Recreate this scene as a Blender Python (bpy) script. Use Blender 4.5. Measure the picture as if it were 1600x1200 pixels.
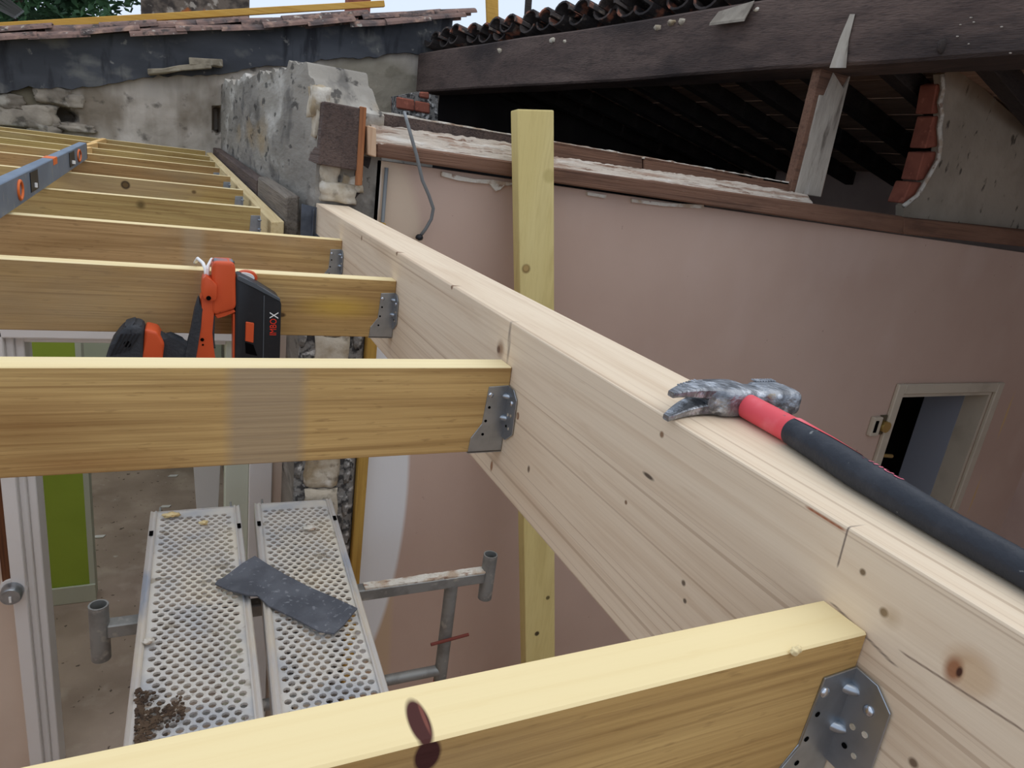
import bpy, bmesh, math, random
from mathutils import Vector, Matrix, noise as mnoise
random.seed(7)
for o in list(bpy.data.objects): bpy.data.objects.remove(o)
SC = bpy.context.scene
COL = SC.collection

# ------------------------------------------------------------------ camera, sky, sun, exposure
# Building axes: X along the joists, Y along the big beam (away), Z up; lens at the origin while
# building, everything is lifted at the end so that the room floor lies at z = 0.
LIFT = 3.0
FPX = 1063.326
YAW, PITCH, ROLL = -0.46686432, 0.30361655, 0.13829297
def _rot():
    ca, sa = math.cos(YAW), math.sin(YAW); cb, sb = math.cos(PITCH), math.sin(PITCH); cc, sc = math.cos(ROLL), math.sin(ROLL)
    Rz = Matrix(((ca, sa, 0), (-sa, ca, 0), (0, 0, 1)))
    B = Matrix(((1, 0, 0), (0, 0, -1), (0, 1, 0)))
    Rx = Matrix(((1, 0, 0), (0, cb, -sb), (0, sb, cb)))
    Rr = Matrix(((cc, -sc, 0), (sc, cc, 0), (0, 0, 1)))
    return Rr @ Rx @ B @ Rz
RM = _rot()
cd = bpy.data.cameras.new('camera'); cam = bpy.data.objects.new('camera', cd); COL.objects.link(cam)
cd.sensor_width = 36; cd.lens = FPX / 1600 * 36; cd.clip_start = 0.02; cd.clip_end = 200
r0, r1, r2 = RM[0], RM[1], RM[2]
cam.matrix_world = Matrix(((r0[0], -r1[0], -r2[0], 0), (r0[1], -r1[1], -r2[1], 0), (r0[2], -r1[2], -r2[2], 0), (0, 0, 0, 1)))
SC.camera = cam
w = bpy.data.worlds.new('overcast_sky'); SC.world = w; w.use_nodes = True
bg = w.node_tree.nodes['Background']; bg.inputs[0].default_value = (0.56, 0.64, 0.765, 1); bg.inputs[1].default_value = 1.3
sd = bpy.data.lights.new('veiled_sun', 'SUN'); sun = bpy.data.objects.new('veiled_sun', sd); COL.objects.link(sun)
sd.energy = 1.0; sd.angle = math.radians(80); sd.color = (1.0, 0.92, 0.80)
sun.rotation_euler = Vector((0.42, -0.12, 1)).to_track_quat('Z', 'Y').to_euler()
SC.view_settings.view_transform = 'Standard'; SC.view_settings.look = 'None'
SC.view_settings.exposure = 0.08; SC.view_settings.gamma = 1.0; SC.view_settings.use_curve_mapping = False

# ------------------------------------------------------------------ measuring helpers (sight line of a photo point cut with a plane of the place)
def _ray(px, py): return RM.transposed() @ Vector(((px - 800) / FPX, (py - 600) / FPX, 1))
def aty(px, py, Y): d = _ray(px, py); return d * (Y / d.y)
def atx(px, py, X): d = _ray(px, py); return d * (X / d.x)
def atz(px, py, Z): d = _ray(px, py); return d * (Z / d.z)
V = Vector

# ------------------------------------------------------------------ materials
def S(r, g, b):
    f = lambda c: (c / 255 / 12.92) if c / 255 <= 0.04045 else ((c / 255 + 0.055) / 1.055) ** 2.4
    return (f(r), f(g), f(b), 1)
MATS = {}
def mat(name, base, layers=(), spots=(), rough=0.75, metal=0.0, bump=0.0, bscale=(60, 60, 60), rnd=False, origin=(0, 0, 0), spec=0.3):
    """layers: (colour, scale xyz, low, high, amount[, detail, distortion]); spots: (centre, radii, colour, amount, softness)"""
    m = bpy.data.materials.new(name); m.use_nodes = True; MATS[name] = m
    nt = m.node_tree; N = nt.nodes; L = nt.links
    bs = N['Principled BSDF']; bs.inputs['Roughness'].default_value = rough; bs.inputs['Metallic'].default_value = metal
    bs.inputs['Specular IOR Level'].default_value = spec
    tc = N.new('ShaderNodeTexCoord'); co = tc.outputs['Object']
    if rnd:
        oi = N.new('ShaderNodeObjectInfo'); mu = N.new('ShaderNodeMath'); mu.operation = 'MULTIPLY'; mu.inputs[1].default_value = 37.0
        L.new(oi.outputs['Random'], mu.inputs[0]); ad = N.new('ShaderNodeVectorMath'); ad.operation = 'ADD'
        L.new(co, ad.inputs[0]); L.new(mu.outputs[0], ad.inputs[1]); lco = ad.outputs[0]
    else: lco = co
    rgb = N.new('ShaderNodeRGB'); rgb.outputs[0].default_value = base; cur = rgb.outputs[0]
    def mix(cur, fac, col):
        mx = N.new('ShaderNodeMix'); mx.data_type = 'RGBA'; L.new(fac, mx.inputs['Factor']); L.new(cur, mx.inputs['A']); mx.inputs['B'].default_value = col
        return mx.outputs['Result']
    for i, ly in enumerate(layers):
        col, sc, lo, hi, amt = ly[:5]; det = ly[5] if len(ly) > 5 else 4; dist = ly[6] if len(ly) > 6 else 0.0
        mp = N.new('ShaderNodeMapping'); mp.inputs['Scale'].default_value = sc; mp.inputs['Location'].default_value = (i * 3.17, i * 1.31, i * 2.71)
        L.new(lco, mp.inputs['Vector'])
        nz = N.new('ShaderNodeTexNoise'); nz.inputs['Scale'].default_value = 1; nz.inputs['Detail'].default_value = det; nz.inputs['Distortion'].default_value = dist
        L.new(mp.outputs[0], nz.inputs['Vector'])
        mr = N.new('ShaderNodeMapRange'); mr.inputs['From Min'].default_value = lo; mr.inputs['From Max'].default_value = hi; mr.inputs['To Max'].default_value = amt
        L.new(nz.outputs['Fac'], mr.inputs['Value']); cur = mix(cur, mr.outputs[0], col)
    for sp in spots:
        c, rad, col, amt, soft = sp
        sb = N.new('ShaderNodeVectorMath'); sb.operation = 'SUBTRACT'; L.new(co, sb.inputs[0]); sb.inputs[1].default_value = V(c) - V(origin)
        ml = N.new('ShaderNodeVectorMath'); ml.operation = 'DIVIDE'; L.new(sb.outputs[0], ml.inputs[0]); ml.inputs[1].default_value = rad
        ln = N.new('ShaderNodeVectorMath'); ln.operation = 'LENGTH'; L.new(ml.outputs[0], ln.inputs[0])
        mr = N.new('ShaderNodeMapRange'); mr.inputs['From Min'].default_value = 1.0; mr.inputs['From Max'].default_value = 1.0 - soft; mr.inputs['To Max'].default_value = amt
        L.new(ln.outputs['Value'], mr.inputs['Value']); cur = mix(cur, mr.outputs[0], col)
    L.new(cur, bs.inputs['Base Color'])
    if bump:
        mp = N.new('ShaderNodeMapping'); mp.inputs['Scale'].default_value = bscale; L.new(lco, mp.inputs['Vector'])
        nz = N.new('ShaderNodeTexNoise'); nz.inputs['Scale'].default_value = 1; nz.inputs['Detail'].default_value = 5; L.new(mp.outputs[0], nz.inputs['Vector'])
        bp = N.new('ShaderNodeBump'); bp.inputs['Strength'].default_value = bump; bp.inputs['Distance'].default_value = 0.01
        L.new(nz.outputs['Fac'], bp.inputs['Height']); L.new(bp.outputs[0], bs.inputs['Normal'])
    return m
def wood(name, base, dark, light, axis, spots=(), origin=(0, 0, 0), rnd=True, extra=(), k=1.0, bump=0.15, fine=0.5, rough=0.72):
    def sc(a, p):
        v = [p * k] * 3; v[axis] = a * k; return tuple(v)
    ly = [(light, sc(0.9, 7), .42, .72, .6, 4, .6), (dark, sc(1.3, 16), .50, .78, .55, 5, 1.2), (dark, sc(2.2, 110), .50, .70, fine, 3, .2), (dark, sc(14, 130), .64, .74, fine * .8, 3)]
    return mat(name, base, ly + list(extra), spots, rough=rough, bump=bump, bscale=sc(4, 180), rnd=rnd, origin=origin)

# ------------------------------------------------------------------ mesh helpers
def link(name, bm, m, parent=None, origin=None, smooth=False, recenter=True):
    bmesh.ops.recalc_face_normals(bm, faces=bm.faces[:])
    me = bpy.data.meshes.new(name)
    if origin is None:
        if recenter and bm.verts:
            xs = [v.co.x for v in bm.verts]; ys = [v.co.y for v in bm.verts]; zs = [v.co.z for v in bm.verts]
            origin = V(((min(xs) + max(xs)) / 2, (min(ys) + max(ys)) / 2, min(zs)))
        else: origin = V((0, 0, 0))
    origin = V(origin)
    bmesh.ops.translate(bm, vec=-origin, verts=bm.verts[:])
    bm.to_mesh(me); bm.free()
    for mm in (m if isinstance(m, (list, tuple)) else [m]): me.materials.append(mm)
    if smooth:
        for p in me.polygons: p.use_smooth = True
        if smooth != True: me.set_sharp_from_angle(angle=math.radians(smooth))
    o = bpy.data.objects.new(name, me); COL.objects.link(o)
    if parent is not None:
        o.parent = parent; o.location = origin - wloc(parent)
    else: o.location = origin
    return o
def wloc(o):
    p = V(o.location)
    while o.parent is not None: o = o.parent; p += V(o.location)
    return p
def thing(name, label, cat, loc, group=None):
    o = bpy.data.objects.new(name, None); COL.objects.link(o); o.location = V(loc); o.empty_display_size = .05
    return tag(o, label, cat, group)
def tag(o, label, cat=None, group=None, kind=None):
    o['label'] = label
    if cat: o['category'] = cat
    if group: o['group'] = group
    if kind: o['kind'] = kind
    return o
def struct(o, label=None):
    o['kind'] = 'structure'
    if label: o['label'] = label
    return o
def share(src, name, parent, loc, rot=None):
    o = src.copy(); o.name = name; COL.objects.link(o); o.parent = parent
    o.location = V(loc) - (wloc(parent) if parent else V((0, 0, 0)))
    if rot is not None: o.rotation_euler = rot
    return o
BM = bmesh.new
def box(bm, a, b, bev=0.0, seg=1):
    a = V(a); b = V(b); lo = V(map(min, a, b)); hi = V(map(max, a, b))
    r = bmesh.ops.create_cube(bm, size=1); vs = r['verts']
    for v in vs: v.co = V([lo[i] + (v.co[i] + .5) * (hi[i] - lo[i]) for i in range(3)])
    if bev:
        es = list({e for v in vs for e in v.link_edges}); bmesh.ops.bevel(bm, geom=es, offset=bev, segments=seg, affect='EDGES', profile=.5)
    return bm
def prism(bm, pts, ext, bev=0.0, seg=1, smat=None):
    ext = V(ext); a = [bm.verts.new(V(p)) for p in pts]; b = [bm.verts.new(V(p) + ext) for p in pts]; n = len(pts)
    fs = [bm.faces.new(a), bm.faces.new(b[::-1])]
    for i in range(n): fs.append(bm.faces.new((a[i], b[i], b[(i + 1) % n], a[(i + 1) % n])))
    if bev:
        es = list({e for f in fs for e in f.edges}); bmesh.ops.bevel(bm, geom=es, offset=bev, segments=seg, affect='EDGES', profile=.6)
    return bm
def bar(bm, p0, p1, wdt, hgt, up=(0, 0, 1), bev=0.0, jit=0.0, nseg=1):
    """rectangular bar between two axis points"""
    p0 = V(p0); p1 = V(p1); d = (p1 - p0).normalized(); s = d.cross(V(up)).normalized(); u = s.cross(d).normalized()
    rings = []
    for i in range(nseg + 1):
        c = p0.lerp(p1, i / nseg); ring = []
        for (a, b) in ((-1, -1), (1, -1), (1, 1), (-1, 1)):
            q = c + s * (a * wdt / 2) + u * (b * hgt / 2)
            if jit: q += V((random.uniform(-jit, jit), random.uniform(-jit, jit), random.uniform(-jit, jit)))
            ring.append(bm.verts.new(q))
        rings.append(ring)
    fs = [bm.faces.new(rings[0]), bm.faces.new(rings[-1][::-1])]
    for i in range(nseg):
        for j in range(4): fs.append(bm.faces.new((rings[i][j], rings[i + 1][j], rings[i + 1][(j + 1) % 4], rings[i][(j + 1) % 4])))
    if bev: bmesh.ops.bevel(bm, geom=list({e for f in fs for e in f.edges}), offset=bev, segments=1, affect='EDGES')
    return bm
def tube(bm, pts, r, n=12, cap=True, rad=None, hollow=0.0):
    pts = [V(p) for p in pts]; rings = []; prev = None
    def make(rr):
        nonlocal prev
        out = []; prev = None
        for i, p in enumerate(pts):
            d = ((pts[min(i + 1, len(pts) - 1)] - pts[max(i - 1, 0)])).normalized()
            if prev is None:
                a = d.orthogonal().normalized()
            else:
                a = (prev - d * prev.dot(d)).normalized()
            prev = a; b = d.cross(a)
            ri = (rad[i] if rad else r) * rr
            out.append([bm.verts.new(p + (a * math.cos(t) + b * math.sin(t)) * ri) for t in [2 * math.pi * k / n for k in range(n)]])
        return out
    rings = make(1.0)
    for i in range(len(rings) - 1):
        for k in range(n): bm.faces.new((rings[i][k], rings[i][(k + 1) % n], rings[i + 1][(k + 1) % n], rings[i + 1][k]))
    if hollow:
        inn = make(hollow)
        for i in range(len(inn) - 1):
            for k in range(n): bm.faces.new((inn[i][k], inn[i + 1][k], inn[i + 1][(k + 1) % n], inn[i][(k + 1) % n]))
        for R, I in ((rings[0], inn[0]), (rings[-1], inn[-1])):
            for k in range(n): bm.faces.new((R[k], R[(k + 1) % n], I[(k + 1) % n], I[k]))
    elif cap:
        bm.faces.new(rings[0][::-1]); bm.faces.new(rings[-1])
    return bm
def blob(bm, c, rad, sub=2, jit=0.0, rot=None, f=3.0, seed=0.0):
    r = bmesh.ops.create_icosphere(bm, subdivisions=sub, radius=1)
    for v in r['verts']:
        k = 1 + jit * mnoise.noise(v.co * f + V((seed, seed * 1.7, 0)))
        p = V((v.co.x * rad[0] * k, v.co.y * rad[1] * k, v.co.z * rad[2] * k))
        if rot is not None: p = rot @ p
        v.co = p + V(c)
    return bm
def rock(bm, lo, hi, jit=.15, cuts=4, seed=0.0, rnd=.35):
    lo = V(lo); hi = V(hi); c = (lo + hi) / 2; h = (hi - lo) / 2
    b2 = BM(); bmesh.ops.create_cube(b2, size=2); bmesh.ops.subdivide_edges(b2, edges=b2.edges[:], cuts=cuts, use_grid_fill=True)
    vs = []
    for v in b2.verts:
        u = v.co.copy(); sp = u.normalized() * 1.12; u = u.lerp(sp, rnd); u *= 1 + jit * mnoise.noise(u * 1.4 + V((seed, seed * .7, 1))) + jit * .35 * mnoise.noise(u * 5 + V((seed, 2, 1)))
        v.co = V((c.x + u.x * h.x, c.y + u.y * h.y, c.z + u.z * h.z))
    me = bpy.data.meshes.new('t'); b2.to_mesh(me); b2.free(); bm.from_mesh(me); bpy.data.meshes.remove(me)
    return bm
def gridslab(bm, nu, nv, pos, thick, disp):
    """closed slab: displaced front pos(u,v)+disp, flat back pos+thick"""
    F = [[None] * (nv + 1) for _ in range(nu + 1)]; Bk = [[None] * (nv + 1) for _ in range(nu + 1)]
    n = V(thick).normalized()
    for i in range(nu + 1):
        for j in range(nv + 1):
            p = V(pos(i / nu, j / nv)); F[i][j] = bm.verts.new(p - n * disp(p))
            Bk[i][j] = bm.verts.new(p + V(thick)) if i in (0, nu) or j in (0, nv) else None
    for i in range(nu):
        for j in range(nv): bm.faces.new((F[i][j], F[i + 1][j], F[i + 1][j + 1], F[i][j + 1]))
    for i in range(nu):
        for j in (0, nv): bm.faces.new((F[i][j], F[i + 1][j], Bk[i + 1][j], Bk[i][j]))
    for j in range(nv):
        for i in (0, nu): bm.faces.new((F[i][j], F[i][j + 1], Bk[i][j + 1], Bk[i][j]))
    per = [Bk[i][0] for i in range(nu + 1)] + [Bk[nu][j] for j in range(1, nv + 1)] + [Bk[i][nv] for i in range(nu - 1, -1, -1)] + [Bk[0][j] for j in range(nv - 1, 0, -1)]
    bm.faces.new(per)
    return bm
def nz(p, f=1.0, o=4): return mnoise.fractal(V(p) * f, 1.0, 2.0, o)
def text_bm(body, size, place):
    cu = bpy.data.curves.new('t', 'FONT'); cu.body = body; cu.size = size; cu.resolution_u = 3
    ob = bpy.data.objects.new('t', cu); COL.objects.link(ob)
    me = bpy.data.meshes.new_from_object(ob.evaluated_get(bpy.context.evaluated_depsgraph_get()))
    bm = BM(); bm.from_mesh(me); bpy.data.objects.remove(ob); bpy.data.curves.remove(cu); bpy.data.meshes.remove(me)
    for v in bm.verts: v.co = place(v.co.x, v.co.y)
    return bm

# ------------------------------------------------------------------ colours of the place
XB = 0.404                       # near face of the long beam
M_pink = None
m_floor = mat('dusty_screed', S(180, 160, 144), [(S(138, 120, 106), (1.6, 1.6, 1.6), .42, .66, .8), (S(206, 190, 174), (5, 5, 5), .55, .75, .5), (S(70, 58, 48), (26, 26, 26), .70, .73, .8, 2), (S(205, 198, 186), (17, 17, 17), .72, .76, .6, 2)], rough=.9, bump=.2)
m_mauve = mat('mauve_plaster', S(192, 168, 156), [(S(150, 125, 114), (2, 2, 2), .45, .75, .5)], rough=.9)
m_beige = mat('beige_plaster', S(220, 200, 182), [(S(204, 182, 164), (3, 3, 3), .45, .7, .5)], rough=.9)
m_whitewood = mat('white_gloss_paint', S(232, 228, 224), [(S(212, 206, 200), (4, 4, 2), .5, .75, .4)], rough=.45)
m_green = mat('lime_green_paint', S(170, 194, 74), [(S(158, 182, 66), (3, 3, 3), .45, .7, .6)], rough=.8)
m_palegreen = mat('pale_grey_green_paint', S(210, 214, 196), [(S(194, 200, 180), (3, 3, 3), .45, .7, .5)], rough=.8)
m_stone = mat('weathered_render', S(150, 143, 132), [(S(112, 106, 98), (2.2, .9, 2.6), .44, .62, .8), (S(196, 190, 180), (5, 1.6, 6), .54, .68, .8), (S(82, 78, 74), (11, 3.2, 5), .56, .66, .7), (S(156, 132, 94), (2.8, .9, 3.0), .58, .70, .7), (S(54, 50, 47), (22, 6, 20), .61, .67, .8)], rough=.95, bump=.7, bscale=(34, 9, 40))
m_limest = mat('limestone', S(196, 184, 164), [(S(152, 132, 102), (9, 9, 9), .46, .62, .9), (S(110, 98, 84), (20, 20, 20), .56, .66, .7), (S(222, 216, 204), (13, 13, 13), .58, .68, .7)], rough=.95, bump=.6, bscale=(40, 40, 40), rnd=True)
m_mortar = mat('grey_mortar', S(132, 128, 122), [(S(52, 50, 50), (30, 30, 30), .48, .58, .9), (S(210, 206, 200), (26, 26, 26), .58, .66, .9)], rough=.95, bump=1.0, bscale=(70, 70, 70))
m_render = mat('black_bitumen_render', S(86, 87, 91), [(S(66, 67, 71), (1.2, 1.2, 3), .45, .6, .8), (S(118, 116, 112), (3.4, 3.4, 5), .56, .68, .9), (S(48, 48, 52), (9, 9, 2), .55, .66, .8), (S(150, 146, 138), (10, 10, 10), .64, .7, .8)], rough=.9, bump=.5, bscale=(20, 20, 20))
m_tile = mat('old_clay_tile', S(130, 104, 94), [(S(88, 78, 76), (6, 6, 6), .42, .6, .9), (S(168, 136, 118), (11, 11, 11), .55, .7, .8), (S(58, 54, 52), (15, 15, 15), .56, .66, .8), (S(186, 178, 164), (20, 20, 20), .64, .7, .7)], rough=.95, bump=.6, bscale=(40, 40, 40), rnd=True)
m_mosstile = mat('blackened_clay_tile', S(74, 66, 62), [(S(46, 42, 42), (8, 8, 8), .4, .6, .9), (S(164, 104, 80), (9, 9, 9), .58, .68, .9), (S(120, 108, 96), (14, 14, 14), .6, .7, .8)], rough=.95, bump=.6, bscale=(40, 40, 40), rnd=True)
m_brick = mat('red_hollow_brick', S(152, 90, 72), [(S(126, 72, 58), (12, 12, 12), .45, .65, .7), (S(196, 120, 96), (25, 25, 25), .6, .7, .5)], rough=.9, rnd=True)
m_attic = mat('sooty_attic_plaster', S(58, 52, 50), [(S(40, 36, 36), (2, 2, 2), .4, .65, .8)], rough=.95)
m_metal = mat('galvanised_steel', S(172, 178, 184), [(S(140, 146, 152), (30, 30, 30), .42, .62, .6)], rough=.34, metal=.9)
m_metal_dull = mat('dull_galvanised_tube', S(150, 150, 146), [(S(118, 116, 112), (14, 14, 14), .42, .62, .7), (S(196, 190, 178), (22, 22, 22), .6, .7, .6)], rough=.55, metal=.6)
m_nail = mat('bright_nail', S(200, 205, 212), rough=.25, metal=1.0)
m_dark = mat('black_void', S(14, 13, 13), rough=1.0, spec=0)
m_orange = mat('orange_plastic', S(206, 84, 44), [(S(190, 72, 36), (20, 20, 20), .5, .7, .5)], rough=.42)
m_blk = mat('black_plastic', S(34, 35, 38), [(S(48, 49, 52), (40, 40, 40), .55, .7, .4)], rough=.45)
m_rub = mat('grey_black_rubber', S(54, 56, 60), [(S(74, 75, 78), (50, 50, 50), .55, .7, .5)], rough=.75, bump=.2, bscale=(200, 200, 200))
m_red = mat('red_print', S(228, 58, 34), rough=.5)
m_white = mat('white_print', S(236, 234, 230), rough=.5)
wood_old = wood('blackened_old_oak', S(92, 76, 69), S(52, 44, 42), S(122, 103, 93), 1, extra=[(S(38, 33, 33), (3, 1, 3), .5, .66, .7)], bump=.7, rnd=True, rough=.85)
wood_char = wood('charred_rafter_wood', S(56, 49, 46), S(34, 30, 29), S(74, 64, 58), 0, bump=.5, rough=.9)
wood_brown = wood('brown_old_fir', S(118, 86, 68), S(74, 52, 42), S(142, 108, 88), 0, extra=[(S(60, 44, 38), (2, 6, 6), .58, .72, .7)], bump=.5, rough=.85)
wood_grey = wood('grey_weathered_wood', S(120, 108, 96), S(76, 68, 62), S(156, 146, 132), 1, bump=.6, rough=.9)
m_crumb = mat('crumbling_lime_plaster', S(214, 206, 192), [(S(176, 150, 124), (16, 16, 16), .5, .62, .8), (S(140, 106, 84), (24, 60, 24), .58, .66, .8)], rough=.95, bump=1.0, bscale=(50, 50, 50))

m_coat = mat('grimy_plaster_coat', S(176, 166, 152), [(S(136, 126, 114), (6, 6, 2), .45, .62, .8), (S(96, 86, 76), (26, 26, 5), .58, .68, .8), (S(206, 198, 190), (7, 7, 2), .58, .7, .7)], rough=.95, bump=.6, bscale=(40, 40, 14))
# =================================================================== STRUCTURE
YW = 2.5                                            # pink cross wall
FZ = -3.0
# ---- floor
bm = box(BM(), (-2.7, -1.6, FZ - .12), (5.6, 6.9, FZ)); struct(link('floor', bm, m_floor), 'dusty grey-brown screed floor littered with debris')
# ---- pink cross wall with its door opening
pw0 = aty(588, 250, YW); pw1 = aty(1412, 368, YW)
ztop = lambda x: pw0.z + (pw1.z - pw0.z) * (x - pw0.x) / (pw1.x - pw0.x)
DX0, DX1, DZ = 3.845, 4.765, -0.965
M_pink = mat('old_pink_wall_paint', S(196, 169, 152),
             [(S(180, 151, 134), (1.1, 1.1, 1.1), .42, .68, .6), (S(204, 180, 167), (2.6, 2.6, 1.4), .55, .75, .4), (S(120, 96, 84), (30, 30, 30), .76, .79, .4, 2)],
             [((.60, YW, -.55), (.235, 1, .62), S(206, 184, 160), .9, .12), ((.62, YW, -3.3), (.235, 1, 3.0), S(196, 168, 138), .9, .10), ((.50, YW, -1.40), (.345, 1, 1.05), S(226, 224, 222), 1, .05),
              ((.56, YW, -.14), (.075, 1, .20), S(224, 220, 212), 1, .2), ((5.02, YW, -1.15), (.012, 1, .2), S(206, 170, 110), .8, .6), ((5.0, YW, -1.75), (.012, 1, .18), S(206, 170, 110), .8, .6)], rough=.85, bump=.12, bscale=(14, 14, 14))
X0, X1 = .612, 5.5
bm = BM()
prism(bm, [(X0, YW, FZ), (DX0, YW, FZ), (DX0, YW, ztop(DX0)), (X0, YW, ztop(X0))], (0, .14, 0))
prism(bm, [(DX0, YW, DZ), (DX1, YW, DZ), (DX1, YW, ztop(DX1)), (DX0, YW, ztop(DX0))], (0, .14, 0))
prism(bm, [(DX1, YW, FZ), (X1, YW, FZ), (X1, YW, ztop(X1)), (DX1, YW, ztop(DX1))], (0, .14, 0))
wall_back = struct(link('wall_back', bm, M_pink, recenter=False), 'old pink painted cross wall below the burnt attic')
# ---- door in the pink wall
door = thing('door_1', 'open doorway with cream frame at the right end of the pink wall', None, ((DX0 + DX1) / 2, YW, FZ)); door['kind'] = 'structure'
m_cream = mat('cream_paint', S(190, 178, 158), [(S(160, 148, 130), (5, 5, 5), .5, .7, .5)], rough=.6)
m_greydoor = mat('grey_door_paint', S(150, 154, 164), rough=.6)
for (a, b) in (((DX0 - .065, YW - .025, FZ), (DX0, YW, DZ + .065)), ((DX1, YW - .025, FZ), (DX1 + .065, YW, DZ + .065)), ((DX0, YW - .025, DZ), (DX1, YW, DZ + .065))):
    link('architrave', box(BM(), a, b, .006), m_cream, door)
for (a, b) in (((DX0, YW, FZ), (DX0 + .025, YW + .14, DZ)), ((DX1 - .025, YW, FZ), (DX1, YW + .14, DZ)), ((DX0 + .025, YW, DZ - .025), (DX1 - .025, YW + .14, DZ))):
    link('jamb', box(BM(), a, b), m_cream, door)
link('side_return', box(BM(), (DX1 - .028, YW + .141, FZ), (DX1 + .04, YW + .40, DZ - .03)), m_greydoor, door)
m_brass = mat('brass', S(200, 176, 110), rough=.35, metal=.9)
hp = aty(1374, 711, YW + .10)
bmh = tube(BM(), [hp, hp + V((.05, .0, -.005)), hp + V((.14, .01, -.02))], .013, 10)
link('latch_lever', bmh, m_brass, door)
# dark room behind the doorway
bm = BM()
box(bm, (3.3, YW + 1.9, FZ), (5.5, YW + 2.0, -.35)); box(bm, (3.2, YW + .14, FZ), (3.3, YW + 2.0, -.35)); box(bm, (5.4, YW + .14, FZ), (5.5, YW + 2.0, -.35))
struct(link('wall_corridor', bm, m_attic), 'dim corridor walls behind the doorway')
# ---- thermostat beside the door
p = aty(1370, 664, YW)
th = thing('wall_thermostat', 'small beige thermostat box with dial on the pink wall beside the doorway', 'thermostat', (p.x, YW, p.z - .07))
link('case', box(BM(), (p.x - .075, YW - .03, p.z - .06), (p.x + .0, YW, p.z + .06), .006, 2), m_cream, th)
link('window', box(BM(), (p.x - .06, YW - .033, p.z - .035), (p.x - .035, YW - .03, p.z + .04)), m_dark, th)
bm = tube(BM(), [(p.x + .035, YW, p.z), (p.x + .035, YW - .045, p.z)], .034, 16); link('dial', bm, m_brass, th, smooth=40)
link('back_plate', box(BM(), (p.x, YW - .012, p.z - .06), (p.x + .075, YW, p.z + .065), .004), mat('dark_bakelite', S(84, 74, 56), rough=.5), th)
# ---- outer walls of the place (mostly outside the picture)
bm = box(BM(), (X1, -1.6, FZ), (X1 + .2, 6.9, .75)); struct(link('wall_right', bm, m_mauve), 'mauve plaster wall far right')
bm = box(BM(), (-2.9, -1.6, FZ), (-2.62, 6.6, -.40)); struct(link('wall_left', bm, m_beige), 'beige wall carrying the far joist ends')
bm = box(BM(), (-2.7, -1.8, FZ), (5.7, -1.6, -.45)); struct(link('wall_front', bm, m_beige), 'beige wall behind the photographer')
# ---- partition with the white framed opening
YP = 3.0
OX0, OX1, OZ = -.56, .145, -.835
bm = BM()
box(bm, (-2.62, YP, FZ), (OX0 - .11, YP + .12, -.40)); box(bm, (OX0 - .11, YP, OZ + .03), (.43, YP + .12, -.40)); box(bm, (.345, YP, FZ), (.43, YP + .12, OZ + .03))
struct(link('wall_partition', bm, m_beige), 'beige partition with a white framed opening')
fr = thing('door_2', 'white painted opening frame below the joists at the left', None, ((OX0 + OX1) / 2, YP, FZ)); fr['kind'] = 'structure'
for (x0, x1, y0, y1) in ((OX0 - .105, OX0 - .055, YP - .05, YP + .12), (OX0 - .055, OX0 - .03, YP - .02, YP + .12), (OX0 - .03, OX0, YP + .0, YP + .14)):
    link('jamb', box(BM(), (x0, y0, FZ), (x1, y1, OZ + .025), .004), m_whitewood, fr)
link('head_rail', box(BM(), (OX0 - .105, YP - .05, OZ + .0), (OX1 + .03, YP + .12, OZ + .045), .006, 2), m_whitewood, fr)
link('head_stop', box(BM(), (OX0, YP, OZ - .028), (OX1, YP + .12, OZ), .003), m_whitewood, fr)
link('jamb', box(BM(), (OX1, YP, FZ), (OX1 + .10, YP + .12, OZ), .004), m_palegreen, fr)
link('jamb', box(BM(), (OX1 + .10, YP - .02, FZ), (.345, YP + .12, OZ + .03), .004), m_whitewood, fr)
# brown strip and lock cylinder on the closed leaf left of the frame
wood_lock = wood('dark_brown_strip', S(92, 54, 32), S(48, 28, 18), S(120, 76, 46), 2)
p0 = aty(4, 750, YP - .02); p1 = aty(22, 912, YP - .02)
link('brown_edge_strip', box(BM(), (p1.x - .035, YP - .035, p1.z), (p1.x - .005, YP, -.85)), wood_lock, fr)
pk = aty(19, 925, YP - .06)
bm = BM(); tube(bm, [(pk.x, YP, pk.z), (pk.x, YP - .045, pk.z)], .05, 20); kn = link('lock_rose', bm, m_whitewood, fr, smooth=40)
bm = tube(BM(), [(pk.x, YP - .045, pk.z), (pk.x, YP - .05, pk.z), (pk.x, YP - .09, pk.z), (pk.x, YP - .1, pk.z)], .04, 20, rad=[.03, .04, .04, .034]); link('knob', bm, m_metal, kn, smooth=40)
link('key_slot', box(BM(), (pk.x - .004, YP - .104, pk.z - .022), (pk.x + .004, YP - .1, pk.z + .004)), m_white, kn)
# ---- lime green stub wall with its skirting
YG = 4.42
bm = box(BM(), (-2.62, YG, FZ), (-.585, YG + .1, -.45)); struct(link('wall_green', bm, m_green), 'lime green wall stub seen through the white frame')
struct(link('trim_1', box(BM(), (-.585, YG - .005, FZ), (-.555, YG + .105, -.45)), m_palegreen), 'pale corner strip closing the lime green wall')
struct(link('baseboard_left', box(BM(), (-2.6, YG - .02, FZ), (-.552, YG - .005, FZ + .125), .004), m_palegreen), 'pale grey-green skirting board under the lime green wall')
# far room wall below the new roof
bm = box(BM(), (-2.62, 6.45, FZ), (.30, 6.58, -.45)); struct(link('wall_far_room', bm, m_palegreen), 'pale grey-green room wall deep below the joists')
struct(link('trim_2', box(BM(), (-.06, 6.40, FZ), (.16, 6.45, -.45)), m_green), 'bright green strip deep in the far room')
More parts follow.
